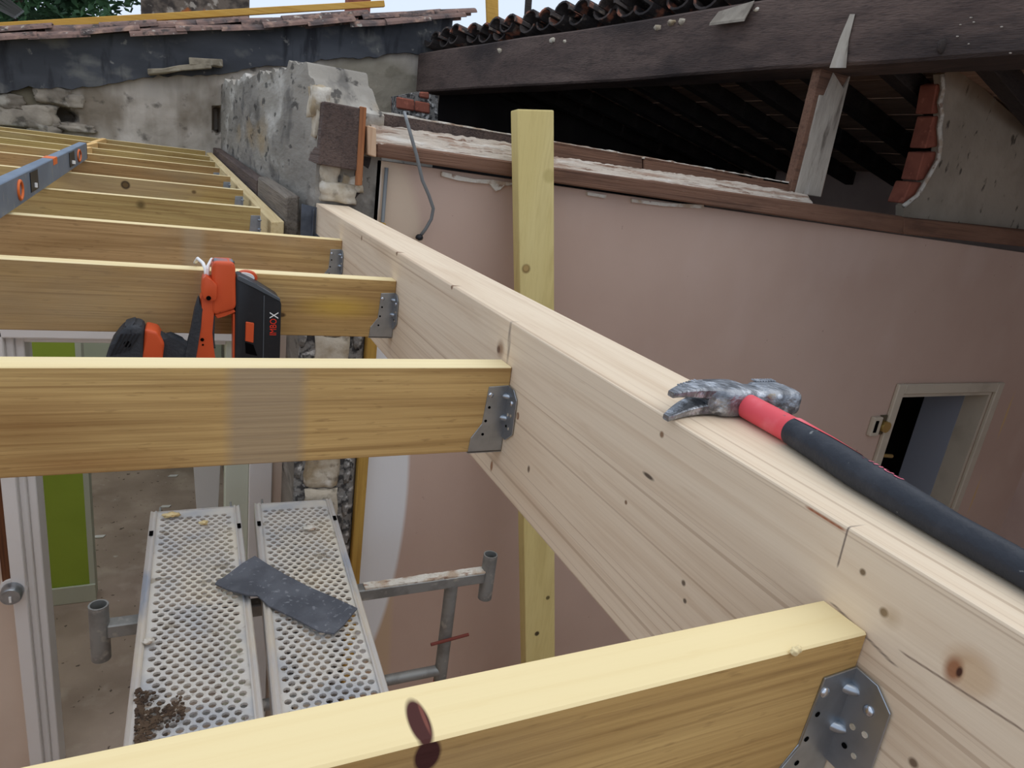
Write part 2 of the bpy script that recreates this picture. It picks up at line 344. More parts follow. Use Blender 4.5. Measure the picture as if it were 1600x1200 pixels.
# white board leaning inside
a = [aty(304, 734, 3.9), aty(343, 730, 3.9), aty(337, 800, 3.85), aty(314, 800, 3.85)]
pb = [V((a[0].x, 4.05, a[0].z)), V((a[1].x, 4.05, a[1].z)), V((a[2].x + .03, 3.75, FZ + .005)), V((a[3].x + .06, 3.75, FZ + .005))]
pb = [aty(300, 700, 4.05), aty(346, 700, 4.05), aty(330, 905, 3.8), aty(322, 905, 3.8)]
pb[2].z = pb[3].z = FZ + .003
tag(link('leaning_board', prism(BM(), pb, (0, .018, 0), .002), m_whitewood), 'white tapered board leaning beyond the white frame above the steel walkway', 'board')

# ---- stone wall running away beside the roof, pier at its end
def sw(u, v):   # u along depth, v up
    y = 2.50 + u * 4.1; x = .405 - .135 * u
    top = (.235 - .05 * (u < .0) if u < .06 else .262 + .09 * u) + .045 * nz((y * 3, 0, 4)) + .012 * nz((y * 14, 1, 4))
    if u < .07: top -= .10 * (1 - u / .07)
    return V((x, y, -.62 + (top + .62) * v))
bm = gridslab(BM(), 170, 46, sw, V((.22, 0, 0)), lambda p: .012 * nz(V((p.x, p.y * 1.6, p.z * 5))) + .005 * nz(V((p.x, p.y * 5, p.z * 16))))
prism(bm, [(.405, 2.5, -.62), (.625, 2.5, -.62), (.49, 6.6, -.62), (.27, 6.6, -.62)], (0, 0, -2.38))
struct(link('wall_stone', bm, m_stone, smooth=50), 'weathered grey render on the broken old stone wall beside the new roof')
pier = thing('wall_pier', 'rubble stone pier end under the long beam', None, (.5, 2.48, FZ)); pier['kind'] = 'structure'
link('mortar_core', box(BM(), (.368, 2.482, FZ), (.603, 2.499, -.245), .004), m_mortar, pier)
z = -2.95; i = 0
while z < -.30:
    hh = random.uniform(.10, .19); wd = random.uniform(.055, .07); cx = .475 + random.uniform(-.008, .008)
    hh = min(hh, -.25 - z)
    bm = rock(BM(), (cx - wd * 1.05, 2.468, z), (cx + wd * 1.05, 2.498, z + hh * .97), .22, 4, i * 3.1)
    link('stone', bm, m_limest, pier, smooth=True); z += hh * .97; i += 1
for k in range(16):
    zz = -2.9 + k * .17
    for sx in (.382, .575):
        bm = blob(BM(), (sx + random.uniform(-.006, .006), 2.484, zz + random.uniform(-.03, .03)), (.017, .014, .06), 2, .6, f=2.4, seed=k + sx)
        link('mortar_lump', bm, m_mortar, pier, smooth=True)
tag(link('ochre_post', box(BM(), (.608, 2.452, FZ), (.648, 2.498, -.245), .004), wood('ochre_wood', S(178, 138, 62), S(140, 100, 44), S(196, 160, 84), 2)), 'narrow ochre timber post standing against the stone pier below the long beam', 'post')
# stone bits crowning the pier
top = thing('pier_head', 'pale limestone head of the pier under the burnt tie beam end', 'stonework', (.48, 2.5, -.2))
pts = [(-.195, (505, 305), .09, .055), (0, 0, 0, 0)]
for (px, py, rx, rz, yy) in ((527, 300, .062, .035, 2.52), (512, 268, .035, .05, 2.54), (508, 232, .028, .06, 2.55), (503, 190, .03, .055, 2.56), (498, 160, .032, .05, 2.56), (548, 285, .04, .03, 2.54)):
    c = aty(px, py, yy); link('stone', rock(BM(), c - V((rx, .05, rz)), c + V((rx, .05, rz)), .25, 5, px), m_limest, top, smooth=True)

# ---- far gable wall
YF = 6.6
def roofz(x): return .405 + (x + 1.21) * .238
def fw(u, v):
    x = -3.0 + u * 5.15; return V((x, YF, -3 + (roofz(x) - .0 + 3) * v ** .6))
hole = aty(95, 181, YF); niche = aty(340, 187, YF)
def fdisp(p):
    d = .02 * nz(p * 2.4) + .010 * nz(p * 11)
    if p.x < -.72: d += .035 * nz(p * 5 + V((3, 0, 1)))
    q = math.hypot((p.x - hole.x) / .11, (p.z - hole.z) / .065)
    if q < 1: d -= .30 * (1 - q ** 3)
    if abs(p.x - niche.x) < .032 and niche.z - .10 < p.z < niche.z + .10: d -= .25
    return d
bm = gridslab(BM(), 190, 120, fw, V((0, .35, 0)), fdisp)
m_gable = mat('old_gable_plaster', S(200, 188, 174), [(S(168, 156, 142), (1.5, 1.5, 1.0), .45, .65, .8), (S(216, 206, 192), (3, 3, 1.5), .55, .7, .7), (S(150, 138, 124), (7, 7, .7), .5, .68, .6), (S(104, 88, 66), (2.2, 2.2, 1.2), .58, .7, .7), (S(66, 60, 54), (7, 7, 7), .6, .68, .7)],
              [((-1.35, YF, .05), (.66, 1, .34), S(120, 110, 92), .85, .25), ((-1.2, YF, .02), (.30, 1, .12), S(96, 88, 70), .7, .4), ((1.55, YF, .45), (.62, 1, .42), S(146, 136, 116), .8, .3)], origin=(-.425, YF + .175, -3.0), rough=.95, bump=.7, bscale=(26, 26, 26))
gw = struct(link('wall_far', bm, m_gable, origin=(-.425, YF + .175, -3.0), smooth=40), 'old plastered rubble gable wall at the back')
m_rubble = mat('rubble_stone', S(168, 156, 140), [(S(120, 110, 98), (4, 4, 4), .42, .6, .9), (S(84, 78, 70), (13, 13, 13), .56, .66, .8), (S(196, 188, 174), (8, 8, 8), .58, .7, .6)], rough=.95, bump=.7, bscale=(30, 30, 30), rnd=True)
# big rubble stones showing left in the gable
for (px, py, rx, rz) in ((38, 180, .20, .085), (85, 150, .12, .06), (12, 158, .10, .05), (70, 200, .11, .04), (120, 200, .12, .03), (118, 158, .06, .05)):
    c = aty(px, py, YF); link('stone', rock(BM(), c - V((rx, .035, rz)), c + V((rx, .05, rz)), .35, 6, px), m_rubble, gw, smooth=True)
# dark rendered band under the verge
def band(u, v):
    x = -3.0 + u * 5.2; t = roofz(x); hgt = (.36 if x < -.9 else .36 - (x + .9) * .035) + .04 * nz((x * 2.2, 5, 0)) + .015 * nz((x * 12, 5, 0))
    return V((x, YF - .045, t - hgt * (1 - v)))
bm = gridslab(BM(), 150, 12, band, V((0, .045, 0)), lambda p: .012 * nz(p * 3) + .006 * nz(p * 18))
struct(link('trim_3', bm, m_render, smooth=40), 'blackish rendered band below the tiled verge')
m_rubble2 = mat('lichened_slab', S(156, 144, 124), [(S(116, 106, 90), (9, 9, 9), .45, .62, .8), (S(184, 176, 160), (14, 14, 14), .58, .7, .6)], rough=.95, bump=.5)
# old slate ledges on the band
led = thing('broken_ledge', 'broken pale stone ledge jutting from the blackish band', 'ledge', aty(290, 110, YF))
for (a_, b_, hh) in ((((232, 113), (330, 103), .035)), ((296, 97), (348, 100), .05)):
    p0 = aty(*a_, YF - .1); p1 = aty(*b_, YF - .1); link('slab', bar(BM(), p0, p1, .14, hh, bev=.006, jit=.006, nseg=4), m_rubble2, led)
# verge tiles of the far roof
roof = thing('roof_far', 'low pitched clay tile roof on the gable wall at the back', None, (-.4, YF, .3)); roof['kind'] = 'structure'
sl = math.atan(.232)
def tilemesh(L_, r_, thick=.018, n=7, flat=.55):
    bm = BM(); A = []; Bq = []
    for ring, rr in ((A, r_), (Bq, r_ - thick)):
        for s in (0, 1):
            row = []
            for k in range(n + 1):
                t = math.pi * k / n; taper = 1 - .12 * s
                row.append(bm.verts.new(V((s * L_, math.cos(t) * rr * taper, math.sin(t) * rr * flat * taper))))
            ring.append(row)
    for k in range(n):
        bm.faces.new((A[0][k], A[0][k + 1], A[1][k + 1], A[1][k])); bm.faces.new((Bq[0][k], Bq[1][k], Bq[1][k + 1], Bq[0][k + 1]))
        for s in (0, 1): bm.faces.new((A[s][k], A[s][k + 1], Bq[s][k + 1], Bq[s][k]))
    for k in (0, n): bm.faces.new((A[0][k], A[1][k], Bq[1][k], Bq[0][k]))
    return bm
proto = None
for row, (yo, zo, xo) in enumerate(((-.11, -.03, 0), (-.03, .026, .16), (.24, .012, .05), (.48, .012, .15))):
    x = -3.0 + xo
    while x < 2.05:
        if proto is None:
            proto = link('tile', tilemesh(.40, .10), m_tile, roof, origin=(0, 0, 0)); o = proto
        else: o = share(proto, 'tile', roof, (0, 0, 0))
        o.location = V((x, YF + yo + random.uniform(-.015, .015), roofz(x) + zo + random.uniform(-.012, .012))) - wloc(roof)
        o.rotation_euler = (random.uniform(-.08, .08), -sl + random.uniform(-.03, .03) - .03, random.uniform(-.04, .04)); x += .33 + random.uniform(-.02, .02)
link('roof_bed', prism(BM(), [(-3, YF, roofz(-3) - .02), (2.1, YF, roofz(2.1) - .02), (2.1, YF, roofz(2.1) + .02), (-3, YF, roofz(-3) + .02)], (0, 2.6, 0)), m_tile, roof)
# yellow lath lying along the verge
wood_lath = wood('yellow_lath_wood', S(206, 158, 72), S(178, 128, 52), S(226, 186, 104), 0)
p0 = aty(-60, 45, 6.75); p1 = aty(600, 6, 6.75)
tag(link('roof_lath', bar(BM(), p0, p1, .05, .05, bev=.003), wood_lath), 'long yellow roof lath lying along the tiled verge', 'lath')
# chimney
m_chim = mat('sooty_chimney_stone', S(112, 100, 88), [(S(58, 52, 48), (9, 9, 9), .45, .6, .9), (S(170, 160, 146), (14, 14, 14), .6, .68, .9), (S(170, 96, 44), (5, 5, 5), .62, .7, .9)], rough=.95, bump=.8, bscale=(30, 30, 30))
c0 = aty(220, 20, 8.2); c1 = aty(390, 14, 8.2)
ch = thing('chimney', 'dark lichen-stained stone chimney behind the tiled verge', 'chimney', ((c0.x + c1.x) / 2, 8.5, c0.z - .3))
link('stack', box(BM(), (c0.x, 8.2, c0.z - .35), (c1.x, 8.9, c0.z + 1.0), .015, 2), m_chim, ch)
link('cap', box(BM(), (c0.x - .06, 8.14, c0.z + 1.0), (c1.x + .06, 8.96, c0.z + 1.1), .01), m_limest, ch)
# orange chimney pot stub on the ridge at right of the lath
p0 = aty(562, 12, 7.1)
tag(link('ridge_pot', box(BM(), (p0.x - .11, 7.05, p0.z - .1), (p0.x + .09, 7.25, p0.z + .35), .01), m_brick), 'small red brick stub behind the right end of the yellow lath', 'brick')

# ---- trees and neighbour roof at the upper left
m_leaf = mat('dark_leaf', S(48, 78, 44), [(S(30, 52, 30), (2, 2, 2), .4, .6, .8), (S(78, 108, 60), (4, 4, 4), .55, .7, .7)], rough=.8)
m_bark = mat('bark', S(70, 56, 46), rough=.95)
tr = thing('tree', 'dark green leafy tree behind the roof at the upper left', 'tree', (-3.8, 16, -3))
tc_ = aty(20, 6, 16)
bm = BM()
for k in range(9000):
    th_, ph = random.uniform(0, 2 * math.pi), math.acos(random.uniform(-1, 1)); rr = random.uniform(.72, 1.0)
    c = V((math.sin(ph) * math.cos(th_) * 2.0, math.sin(ph) * math.sin(th_) * 1.8, math.cos(ph) * 1.45)) * rr
    c *= 1 + .28 * mnoise.noise(c * 1.3); c += V((tc_.x - .1, 16, tc_.z + .95))
    d = V((random.gauss(0, 1), random.gauss(0, 1), random.gauss(0, .6))).normalized(); e = d.orthogonal().normalized(); s = random.uniform(.07, .13)
    vs = [bm.verts.new(c - d * s), bm.verts.new(c + e * s * .45), bm.verts.new(c + d * s), bm.verts.new(c - e * s * .45)]; bm.faces.new(vs)
lf = link('foliage', bm, m_leaf, tr); lf['kind'] = 'stuff'
link('trunk', tube(BM(), [(tc_.x, 16, -3), (tc_.x + .05, 16, tc_.z + .4)], .16, 10, rad=[.2, .1]), m_bark, tr)
nr = aty(8, 20, 10.5)
nb = thing('neighbour_roof', 'small grey tiled roof slope in the far upper left corner', 'roof', (nr.x, 10.5, nr.z - .3))
p0, p1 = aty(-40, -6, 10.5), aty(24, 27, 10.5)
for k in range(5):
    link('roof_board', bar(BM(), p0 + V((0, k * .12, k * .06)), p1 + V((0, k * .12, k * .03)), .11, .03), mat('grey_slate', S(74, 72, 68), rough=.9) if k == 0 else MATS['grey_slate'], nb)

# ---- burnt attic: sill, tie beam, purlin, strut, roof
YS = 2.42
def pxbeam(name, tl, tr_, br, bl, yf, depth, m, label=None, cat='timber', parent=None, bev=.006):
    q = [aty(*tl, yf), aty(*tr_, yf), aty(*br, yf), aty(*bl, yf)]
    o = link(name, prism(BM(), q, (0, depth, 0), bev), m, parent)
    return tag(o, label, cat) if label else o
# brown sill timber lying on the wall
sill = pxbeam('sill_timber', (588, 222), (1412, 338), (1412, 366), (588, 245), 2.44, .20, wood_brown, 'brown old sill timber along the top of the pink wall')
q0, q1, q2 = aty(1412, 340, 2.44), aty(1720, 372, 2.44), aty(1720, 398, 2.44); q3 = aty(1412, 366, 2.44)
tag(link('sill_timber', prism(BM(), [q0, q1, q2, q3], (0, .2, 0), .006), wood_brown), 'dark end length of the sill timber below the leaning plaster panel', 'timber')
# plaster crust on top of it
CL = [(588, 226), (804, 256), (869, 268), (1150, 311), (1275, 327)]; CU = [(579, 193), (804, 224), (869, 245), (1150, 284), (1262, 304)]
def along(L_, px):
    for (a_, b_) in zip(L_, L_[1:]):
        if px <= b_[0]: return a_[1] + (b_[1] - a_[1]) * (px - a_[0]) / (b_[0] - a_[0])
    return L_[-1][1]
def crust(u, v):
    px0 = 588 + 687 * u; px1 = 579 + 683 * u
    p = aty(px0, along(CL, px0), 2.442).lerp(aty(px1, along(CU, px1), 2.50), v)
    p.z += (.006 * nz((p.x * 9, 3 * v, 0)) + .004 * nz((p.x * 40, v, 3)))
    return p
bm = gridslab(BM(), 260, 10, crust, V((0, .06, -.004)), lambda p: .003 * nz(V((p.x * 14, p.y * 40, p.z * 60))) + .002 * nz(p * 70))
m_crust = mat('weathered_limewash_wood', S(196, 182, 166), [(S(150, 120, 100), (4, 60, 60), .5, .62, .8), (S(118, 86, 68), (7, 90, 90), .58, .66, .9), (S(222, 214, 202), (5, 30, 30), .56, .68, .8)], rough=.95, bump=.8, bscale=(12, 120, 120))
tag(link('plaster_crust', bm, m_crust, smooth=40), 'crumbling whitish limewash crust on the brown sill timber', 'plaster')
pa = aty(575, 215, 2.44)
tag(link('sawn_end_block', prism(BM(), [aty(575, 196, 2.43), aty(588, 200, 2.43), aty(588, 246, 2.43), aty(576, 242, 2.43)], (0, .18, 0), .003), wood('pale_sawn_end', S(206, 172, 140), S(170, 128, 96), S(222, 196, 166), 2)), 'pale sawn end block closing the left end of the sill timber', 'block')
# tie beam behind
tie = thing('tie_beam', 'blackened tie beam with broad end block resting on the stone pier', 'timber', aty(520, 262, 2.5))
link('beam', prism(BM(), [aty(571, 171, 2.58), aty(845, 217, 2.58), aty(845, 262, 2.58), aty(571, 232, 2.58)], (0, .16, 0), .004), wood_old, tie)
link('beam', prism(BM(), [aty(847, 217, 2.58), aty(1004, 244, 2.58), aty(1004, 288, 2.58), aty(847, 262, 2.58)], (0, .16, 0), .004), wood_brown, tie)
link('beam', prism(BM(), [aty(1006, 244, 2.58), aty(1262, 290, 2.58), aty(1262, 330, 2.58), aty(1006, 288, 2.58)], (0, .16, 0), .004), wood_brown, tie)
link('end_block', prism(BM(), [aty(506, 158, 2.45), aty(570, 170, 2.45), aty(562, 268, 2.45), aty(497, 257, 2.45)], (0, .25, 0), .004), wood_old, tie)
link('rust_strap', prism(BM(), [aty(563, 166, 2.445), aty(573, 168, 2.445), aty(566, 290, 2.445), aty(556, 290, 2.445)], (0, .02, 0), .002), wood('rusty_iron', S(150, 92, 56), S(90, 52, 36), S(186, 130, 84), 2), tie)
link('crumbled_top', gridslab(BM(), 60, 2, lambda u, v: aty(571, 170.5, 2.58).lerp(aty(1262, 290, 2.58), u) + V((0, .0 + .1 * v, .001 + .010 * abs(nz((u * 90, v, 2))))), V((0, .0, -.012)), lambda p: 0), m_crumb, tie)
tag(link('charred_post', bar(BM(), aty(556, 312, 2.53), aty(566, 240, 2.53), .055, .06, up=(0, 1, 0), bev=.004, jit=.004, nseg=5), wood_char), 'short charred black post stub beside the pier head', 'post')
# long purlin coming towards the camera, top right
PL0, PL1 = aty(669, 118, 6.55), aty(1319, 54, 2.55)
pd = (PL1 - PL0).normalized(); PE = PL1 + pd * 3.6
ph_ = .32
plane_up = V((0, 0, 1))
purl = thing('purlin', 'massive smoke-blackened oak purlin across the upper right', 'beam', (PL0.x, PL0.y, PL0.z - ph_ / 2))
bm = bar(BM(), PL0, PE, .24, ph_, bev=.012, jit=.008, nseg=14)
ps = pd.cross(V((0, 0, 1))).normalized()
link('trunk', bm, wood_old, purl)
kp = aty(1472, 74, 2.05)
# whitish plaster streak where the strut met it
PS0, PS1 = (1332, 18), (1302, 106)
def onpurl(px, py):   # point on the visible side of the purlin
    d = _ray(px, py); n = V((ps.x, ps.y, 0)); s_ = -.121 if (PL0 + ps * .1).length > (PL0 - ps * .1).length else .121
    c = PL0 + ps * s_; return d * (c.dot(n) / d.dot(n))
q = [onpurl(1328, 22), onpurl(1336, 22), onpurl(1326, 62), onpurl(1322, 106), onpurl(1296, 106), onpurl(1312, 60)]
nrm = (q[0] * -1).normalized()
link('plaster_streak', prism(BM(), [p_ * .997 for p_ in q], q[0] * .002), m_coat, purl)
c = onpurl(1473, 72)
link('knot', blob(BM(), c, (.03, .012, .03), 2, .3, f=2), wood_char, purl, smooth=True)
for k in range(7):
    c = onpurl(random.uniform(1490, 1598), random.uniform(18, 84)); link('plaster_fleck', blob(BM(), c * .998, (.005, .005, .003), 1, .5, seed=k), m_coat, purl)
# strut between sill and purlin
s0, s1 = aty(1262, 312, 2.56), aty(1309, 100, 2.56)
st = thing('strut', 'plaster-coated timber strut standing between sill and purlin', 'strut', s0)
link('timber', prism(BM(), [aty(1234, 300, 2.56), aty(1284, 308, 2.56), aty(1330, 113, 2.56), aty(1283, 106, 2.56)], (0, .05, 0), .004), wood_brown, st)
link('plaster_coat', prism(BM(), [aty(1243, 302, 2.55), aty(1283, 308, 2.55), aty(1331, 112, 2.55), aty(1318, 140, 2.55), aty(1303, 113, 2.55), aty(1290, 150, 2.55), aty(1281, 148, 2.55), aty(1262, 230, 2.55)], (0, .0098, 0), .003), m_coat, st)
# roof over the attic: descends to the right of the purlin
dr = V((.98, .2, -.175)).normalized(); rn = pd.cross(dr); rn = rn if rn.z > 0 else -rn
attic = thing('roof_attic', 'remaining burnt roof slope with rafters right of the purlin', None, PL1); attic['kind'] = 'structure'
base0 = PL0 + V((0, 0, ph_ / 2 + .055)); Lr = 4.2
plen = (PE - PL0).length
rp = None
k = 0; t = .2
while t < plen:
    a_ = base0 + pd * t - V((0, 0, .10)) + dr * .13
    bm = bar(BM(), a_, a_ + dr * Lr, .085, .11, up=rn, bev=.004)
    link('rafter', bm, wood_char, attic); t += .47; k += 1
wood_board = wood('smoked_roof_board', S(170, 142, 124), S(120, 98, 86), S(190, 164, 146), 1, bump=.4, rough=.9)
nbd = 14
for k in range(nbd):
    a_ = base0 + dr * (.27 + k * .30) + rn * .0 - V((0, 0, .03)); b_ = a_ + pd * plen
    link('roof_board', bar(BM(), a_, b_, .292, .022, up=rn), wood_board, attic)
# cut edge: rows of canal tile ends over the purlin
tp = None
xa = -dr; za = rn; ya = za.cross(xa).normalized()
Rt = Matrix((xa, ya, rn)).transposed()
t = .1; k = 0
while t < plen:
    for lay in (0, 1):
        c = base0 + pd * (t + lay * .10) + dr * (.36 - lay * .05) + rn * (.0 + lay * .058 + random.uniform(-.010, .010))
        if lay == 0: c += rn * .05
        if tp is None: tp = link('roof_tile', tilemesh(.42, .095, .02, 7, .75), m_mosstile, attic, origin=(0, 0, 0)); o = tp
        else: o = share(tp, 'roof_tile', attic, (0, 0, 0))
        R_ = Rt if lay else Rt @ Matrix.Rotation(math.pi, 3, 'X')
        o.location = c - wloc(attic) + xa * random.uniform(-.05, .03); o.rotation_euler = (R_ @ Matrix.Rotation(random.uniform(-.07, .07), 3, 'Z')).to_euler()
    t += .205; k += 1
for j in range(1, 3):
    t = .05
    while t < plen:
        c = base0 + pd * t + dr * (.33 + j * .34) + rn * (.085 + random.uniform(-.01, .01)); o = share(tp, 'roof_tile', attic, (0, 0, 0))
        o.location = c - wloc(attic); o.rotation_euler = Rt.to_euler(); t += .205
# mortar ridge of rubble over the tiles
bm = gridslab(BM(), 130, 3, lambda u, v: base0 + pd * (u * plen) + dr * (.02 + .2 * v) + rn * (.135 + .025 * nz((u * 40, v, 7)) + .02 * v), rn * -.05, lambda p: .01 * nz(p * 9))
link('mortar_bed', bm, m_mosstile, attic, smooth=40)
# slate scrap and rubble on the purlin
tag(link('slate_scrap', prism(BM(), [onpurl(1108, 40) * .985, onpurl(1122, 22) * 1.0, onpurl(1178, 5) * 1.0, onpurl(1163, 33) * .985], (0, 0, .012)), mat('grey_shingle', S(150, 140, 126), [(S(120, 110, 98), (14, 14, 14), .45, .6, .7)], rough=.9)), 'flat grey-beige shingle scrap lying on top of the purlin', 'scrap')
RL = ['pale mortar lump on the purlin above the yellow plank, the larger of two', 'leftmost pale mortar lump on the purlin', 'small pale mortar lump touching the larger one above the yellow plank', 'whitish mortar lump on the purlin left of the shingle scrap', 'mortar lump closest to the left side of the shingle scrap', 'mortar lump third to the left of the shingle scrap', 'tiny pale lump just right of the shingle scrap']
for i_, (px, py, r_) in enumerate(((866, 64, .035), (785, 80, .035), (885, 66, .025), (1052, 36, .035), (1068, 34, .03), (1030, 44, .03), (1184, 16, .022))):
    c = onpurl(px, py) * 1.006; tag(link('rubble_lump', blob(BM(), c, (r_, r_, r_ * .6), 2, .5, f=2, seed=px), m_limest, smooth=True), RL[i_], 'rubble', 'mortar lumps on the purlin')
# broken plaster and brick partition at the right
par = thing('partition_panel', 'dirty grey plaster partition with a torn brick edge at the far right', 'partition', aty(1500, 345, 2.62))
yq = 2.62
E_ = [(1412, 322), (1434, 305), (1448, 282), (1466, 250), (1470, 225), (1468, 200), (1472, 180), (1469, 160), (1474, 140), (1472, 116)]
m_dirty = mat('dirty_plaster', S(172, 158, 140), [(S(140, 128, 112), (2, 2, 2), .42, .65, .8), (S(58, 50, 44), (18, 18, 9), .62, .68, .8), (S(150, 138, 120), (6, 6, 6), .58, .7, .5)], rough=.95, bump=.4, bscale=(20, 20, 20))
poly = [aty(*e, yq) for e in E_] + [aty(1500, 104, yq), aty(1660, 250, yq), aty(1760, 330, yq), aty(1760, 395, yq), aty(1412, 340, yq)]
link('plaster_face', prism(BM(), poly, (0, .05, 0)), m_dirty, par)
rim = [aty(*e, yq - .004) for e in E_]
link('plaster_rim', tube(BM(), rim, .012, 6), m_crumb, par, smooth=True)
for (a_, b_, c_, d_) in (((1459, 182), (1476, 180), (1474, 228), (1446, 232)), ((1444, 238), (1476, 236), (1468, 280), (1432, 282)), ((1424, 284), (1458, 286), (1438, 318), (1410, 318)), ((1464, 132), (1478, 128), (1476, 176), (1456, 178))):
    link('brick', prism(BM(), [aty(*a_, yq + .02), aty(*b_, yq + .02), aty(*c_, yq + .02), aty(*d_, yq + .02)], (0, .10, 0), .006), m_brick, par)
# attic floor and dark back
bm = box(BM(), (.62, 2.66, -.26), (5.5, 6.6, -.14)); struct(link('floor_attic', bm, m_attic), 'dark attic floor behind the sill timber')
bm = box(BM(), (2.15, 6.6, -3), (5.7, 6.9, .9)); struct(link('wall_attic', bm, m_attic), 'sooty end wall of the attic')
# red bricks on the gable foot
bk = thing('brick_stack', 'remnant of red hollow brickwork below the left end of the purlin', 'brickwork', aty(645, 178, 6.0))
for (a_, b_, c_, d_) in (((620, 151), (648, 156), (648, 174), (620, 169)), ((649, 157), (672, 161), (672, 178), (649, 174)), ((656, 143), (671, 144), (671, 155), (656, 152))):
    link('brick', prism(BM(), [aty(*a_, 6.0), aty(*b_, 6.0), aty(*c_, 6.0), aty(*d_, 6.0)], (0, .2, 0), .01), m_brick, bk)
link('mortar', prism(BM(), [aty(619, 150, 6.02), aty(655, 143, 6.02), aty(684, 150, 6.02), aty(684, 200, 6.02), aty(619, 195, 6.02)], (0, .16, 0)), m_mortar, bk)
# sticks against the sky
p0, p1 = aty(783, 24, 6.2), aty(768, -16, 6.2)
tag(link('broken_lath', bar(BM(), p0 - V((0, 0, .5)), p1, .11, .04, up=(0, 1, 0), jit=.006, nseg=3), wood_lath), 'splintered pale lath end sticking up above the tile edge', 'lath')
p0, p1 = aty(831, 14, 6.0), aty(827, -18, 6.0)
tag(link('black_stick', bar(BM(), p0 - V((0, 0, .5)), p1, .045, .045), wood_char), 'thin black stick poking up above the tile edge', 'stick')
# torn plaster strips under the sill
for (pl, nm) in ((((690, 268), (722, 276), (742, 280), (770, 281), (802, 286), (802, 291), (776, 288), (745, 286), (716, 282), (690, 275)), 'ragged white plaster strip under the sill left of the yellow plank'),
                 (((764, 286), (790, 288), (782, 296), (775, 299)), 'small white plaster tongue peeling beside the yellow plank'),
                 (((918, 300), (948, 305), (947, 310), (918, 305)), 'short white plaster flake under the sill right of the yellow plank'),
                 (((988, 311), (1040, 317), (1100, 320), (1100, 326), (1036, 322), (988, 316)), 'long pale plaster strip under the middle of the sill')):
    tag(link('plaster_flake', prism(BM(), [aty(a_, b_, 2.485) for a_, b_ in pl], (0, .014, 0)), m_crumb), nm, 'plaster')
# cable and conduit
m_cable = mat('grey_cable', S(120, 122, 122), rough=.5)
pts = [(632, 176, 2.58), (636, 190, 2.42), (643, 215, 2.42), (651, 243, 2.42), (660, 282, 2.43), (670, 305, 2.44), (677, 326, 2.45), (674, 342, 2.46), (665, 358, 2.47), (655, 371, 2.48)]
lc = link('loose_cable', tube(BM(), [aty(*p_) for p_ in pts], .0062, 8), m_cable, smooth=True)
link('plug', blob(BM(), aty(655, 371, 2.47), (.014, .012, .012), 2, .3), m_blk, lc, smooth=True)
tag(lc, 'loose grey cable with black tip hanging over the sill timber', 'cable')
p0, p1 = aty(604, 262, 2.485), aty(598, 470, 2.485)
tag(link('wall_conduit', tube(BM(), [p0, (p0.x, p0.y, -1.25)], .007, 8), m_cable, smooth=True), 'straight grey conduit running down the pale edge of the pink wall', 'conduit')

# =================================================================== NEW TIMBERS
# ---- long beam
BEAM_O = (.459, 1.0, -.44)
def bp(px, py): return atx(px, py, XB)
def ks(px, py, r, ry=1.0, col=S(110, 70, 40), amt=.85, soft=.5, rz=1.0):
    c = bp(px, py); return (c, (.02, r * ry, r * rz), col, amt, soft)
KN = S(120, 84, 52)
bspots = [ks(1034, 679, .0040, 1, KN), ks(826, 733, .006, .7, S(90, 66, 48)), ks(1013, 744, .0028, 4, S(60, 46, 36), .9), ks(978, 785, .003), ks(1068, 911, .0035, 1, S(70, 52, 38)), ks(1070, 939, .003, 1, S(60, 46, 36)),
          ks(1348, 894, .003, 1, S(96, 72, 40)), ks(1381, 957, .004, 1, S(104, 78, 40)), ks(1392, 965, .009, 1, S(176, 146, 108), .5, .9), ks(782, 545, .016, 1, S(132, 92, 62), .75, .7), ks(779, 546, .007, 1, S(90, 60, 44), .8, .5),
          ks(809, 650, .006, .8, S(120, 80, 54), .9, .3), ks(808, 650, .004, .8, S(180, 150, 122), .9, .3), ks(768, 728, .010, .5, S(150, 104, 70), .9, .4),
          ks(1515, 1050, .018, 1, S(190, 152, 112), .8, .7, 1.0), ks(1522, 1058, .011, 1, S(212, 184, 150), .8, .4, 1.0), ks(1490, 1046, .0085, .8, S(150, 96, 62), .9, .6, 1.3), ks(1499, 1050, .0022, 1, S(70, 40, 28), 1, .5, 2.0), ks(1565, 793, .0028, 1, KN), ks(1427, 1192, .004, 1, S(90, 66, 48)),
          ks(620, 395, .008), ks(565, 372, .008), ks(706, 448, .006), ks(1475, 790, .003)]
# resin pocket, pencil strokes
def stroke(a_, b_, r, col, amt=.9, n=6):
    A, B_ = bp(*a_), bp(*b_); out = []
    for i in range(n):
        c = A.lerp(B_, (i + .5) / n); L_ = (B_ - A).length / n * 1.05
        d = (B_ - A).normalized(); out.append((c, (.02, max(abs(d.y) * L_, r), max(abs(d.z) * L_, r)), col, amt, .8))
    return out
bspots += stroke((1262, 793), (1318, 828), .0016, S(150, 76, 34), .9, 5)
bspots += stroke((1326, 822), (1309, 884), .0011, S(86, 70, 66), .8, 7)
bspots += stroke((797, 505), (794, 562), .0016, S(120, 106, 98), .7, 2)
bspots += stroke((1300, 942), (1398, 1040), .0009, S(84, 68, 64), .7, 9)
bspots += stroke((1410, 1020), (1600, 1142), .0010, S(110, 84, 70), .8, 10)
m_beam = wood('planed_spruce', S(228, 207, 179), S(202, 174, 143), S(234, 217, 192), 1, spots=bspots, origin=BEAM_O, rnd=False, extra=[(S(168, 138, 110), (230, .5, 230), .60, .70, .32, 2), (S(158, 126, 98), (150, .3, 150), .67, .71, .4, 1)], bump=.06, fine=.42, rough=.62)
bm = box(BM(), (XB, -1.2, -.44), (XB + .112, 2.475, -.20), .0022, 2)
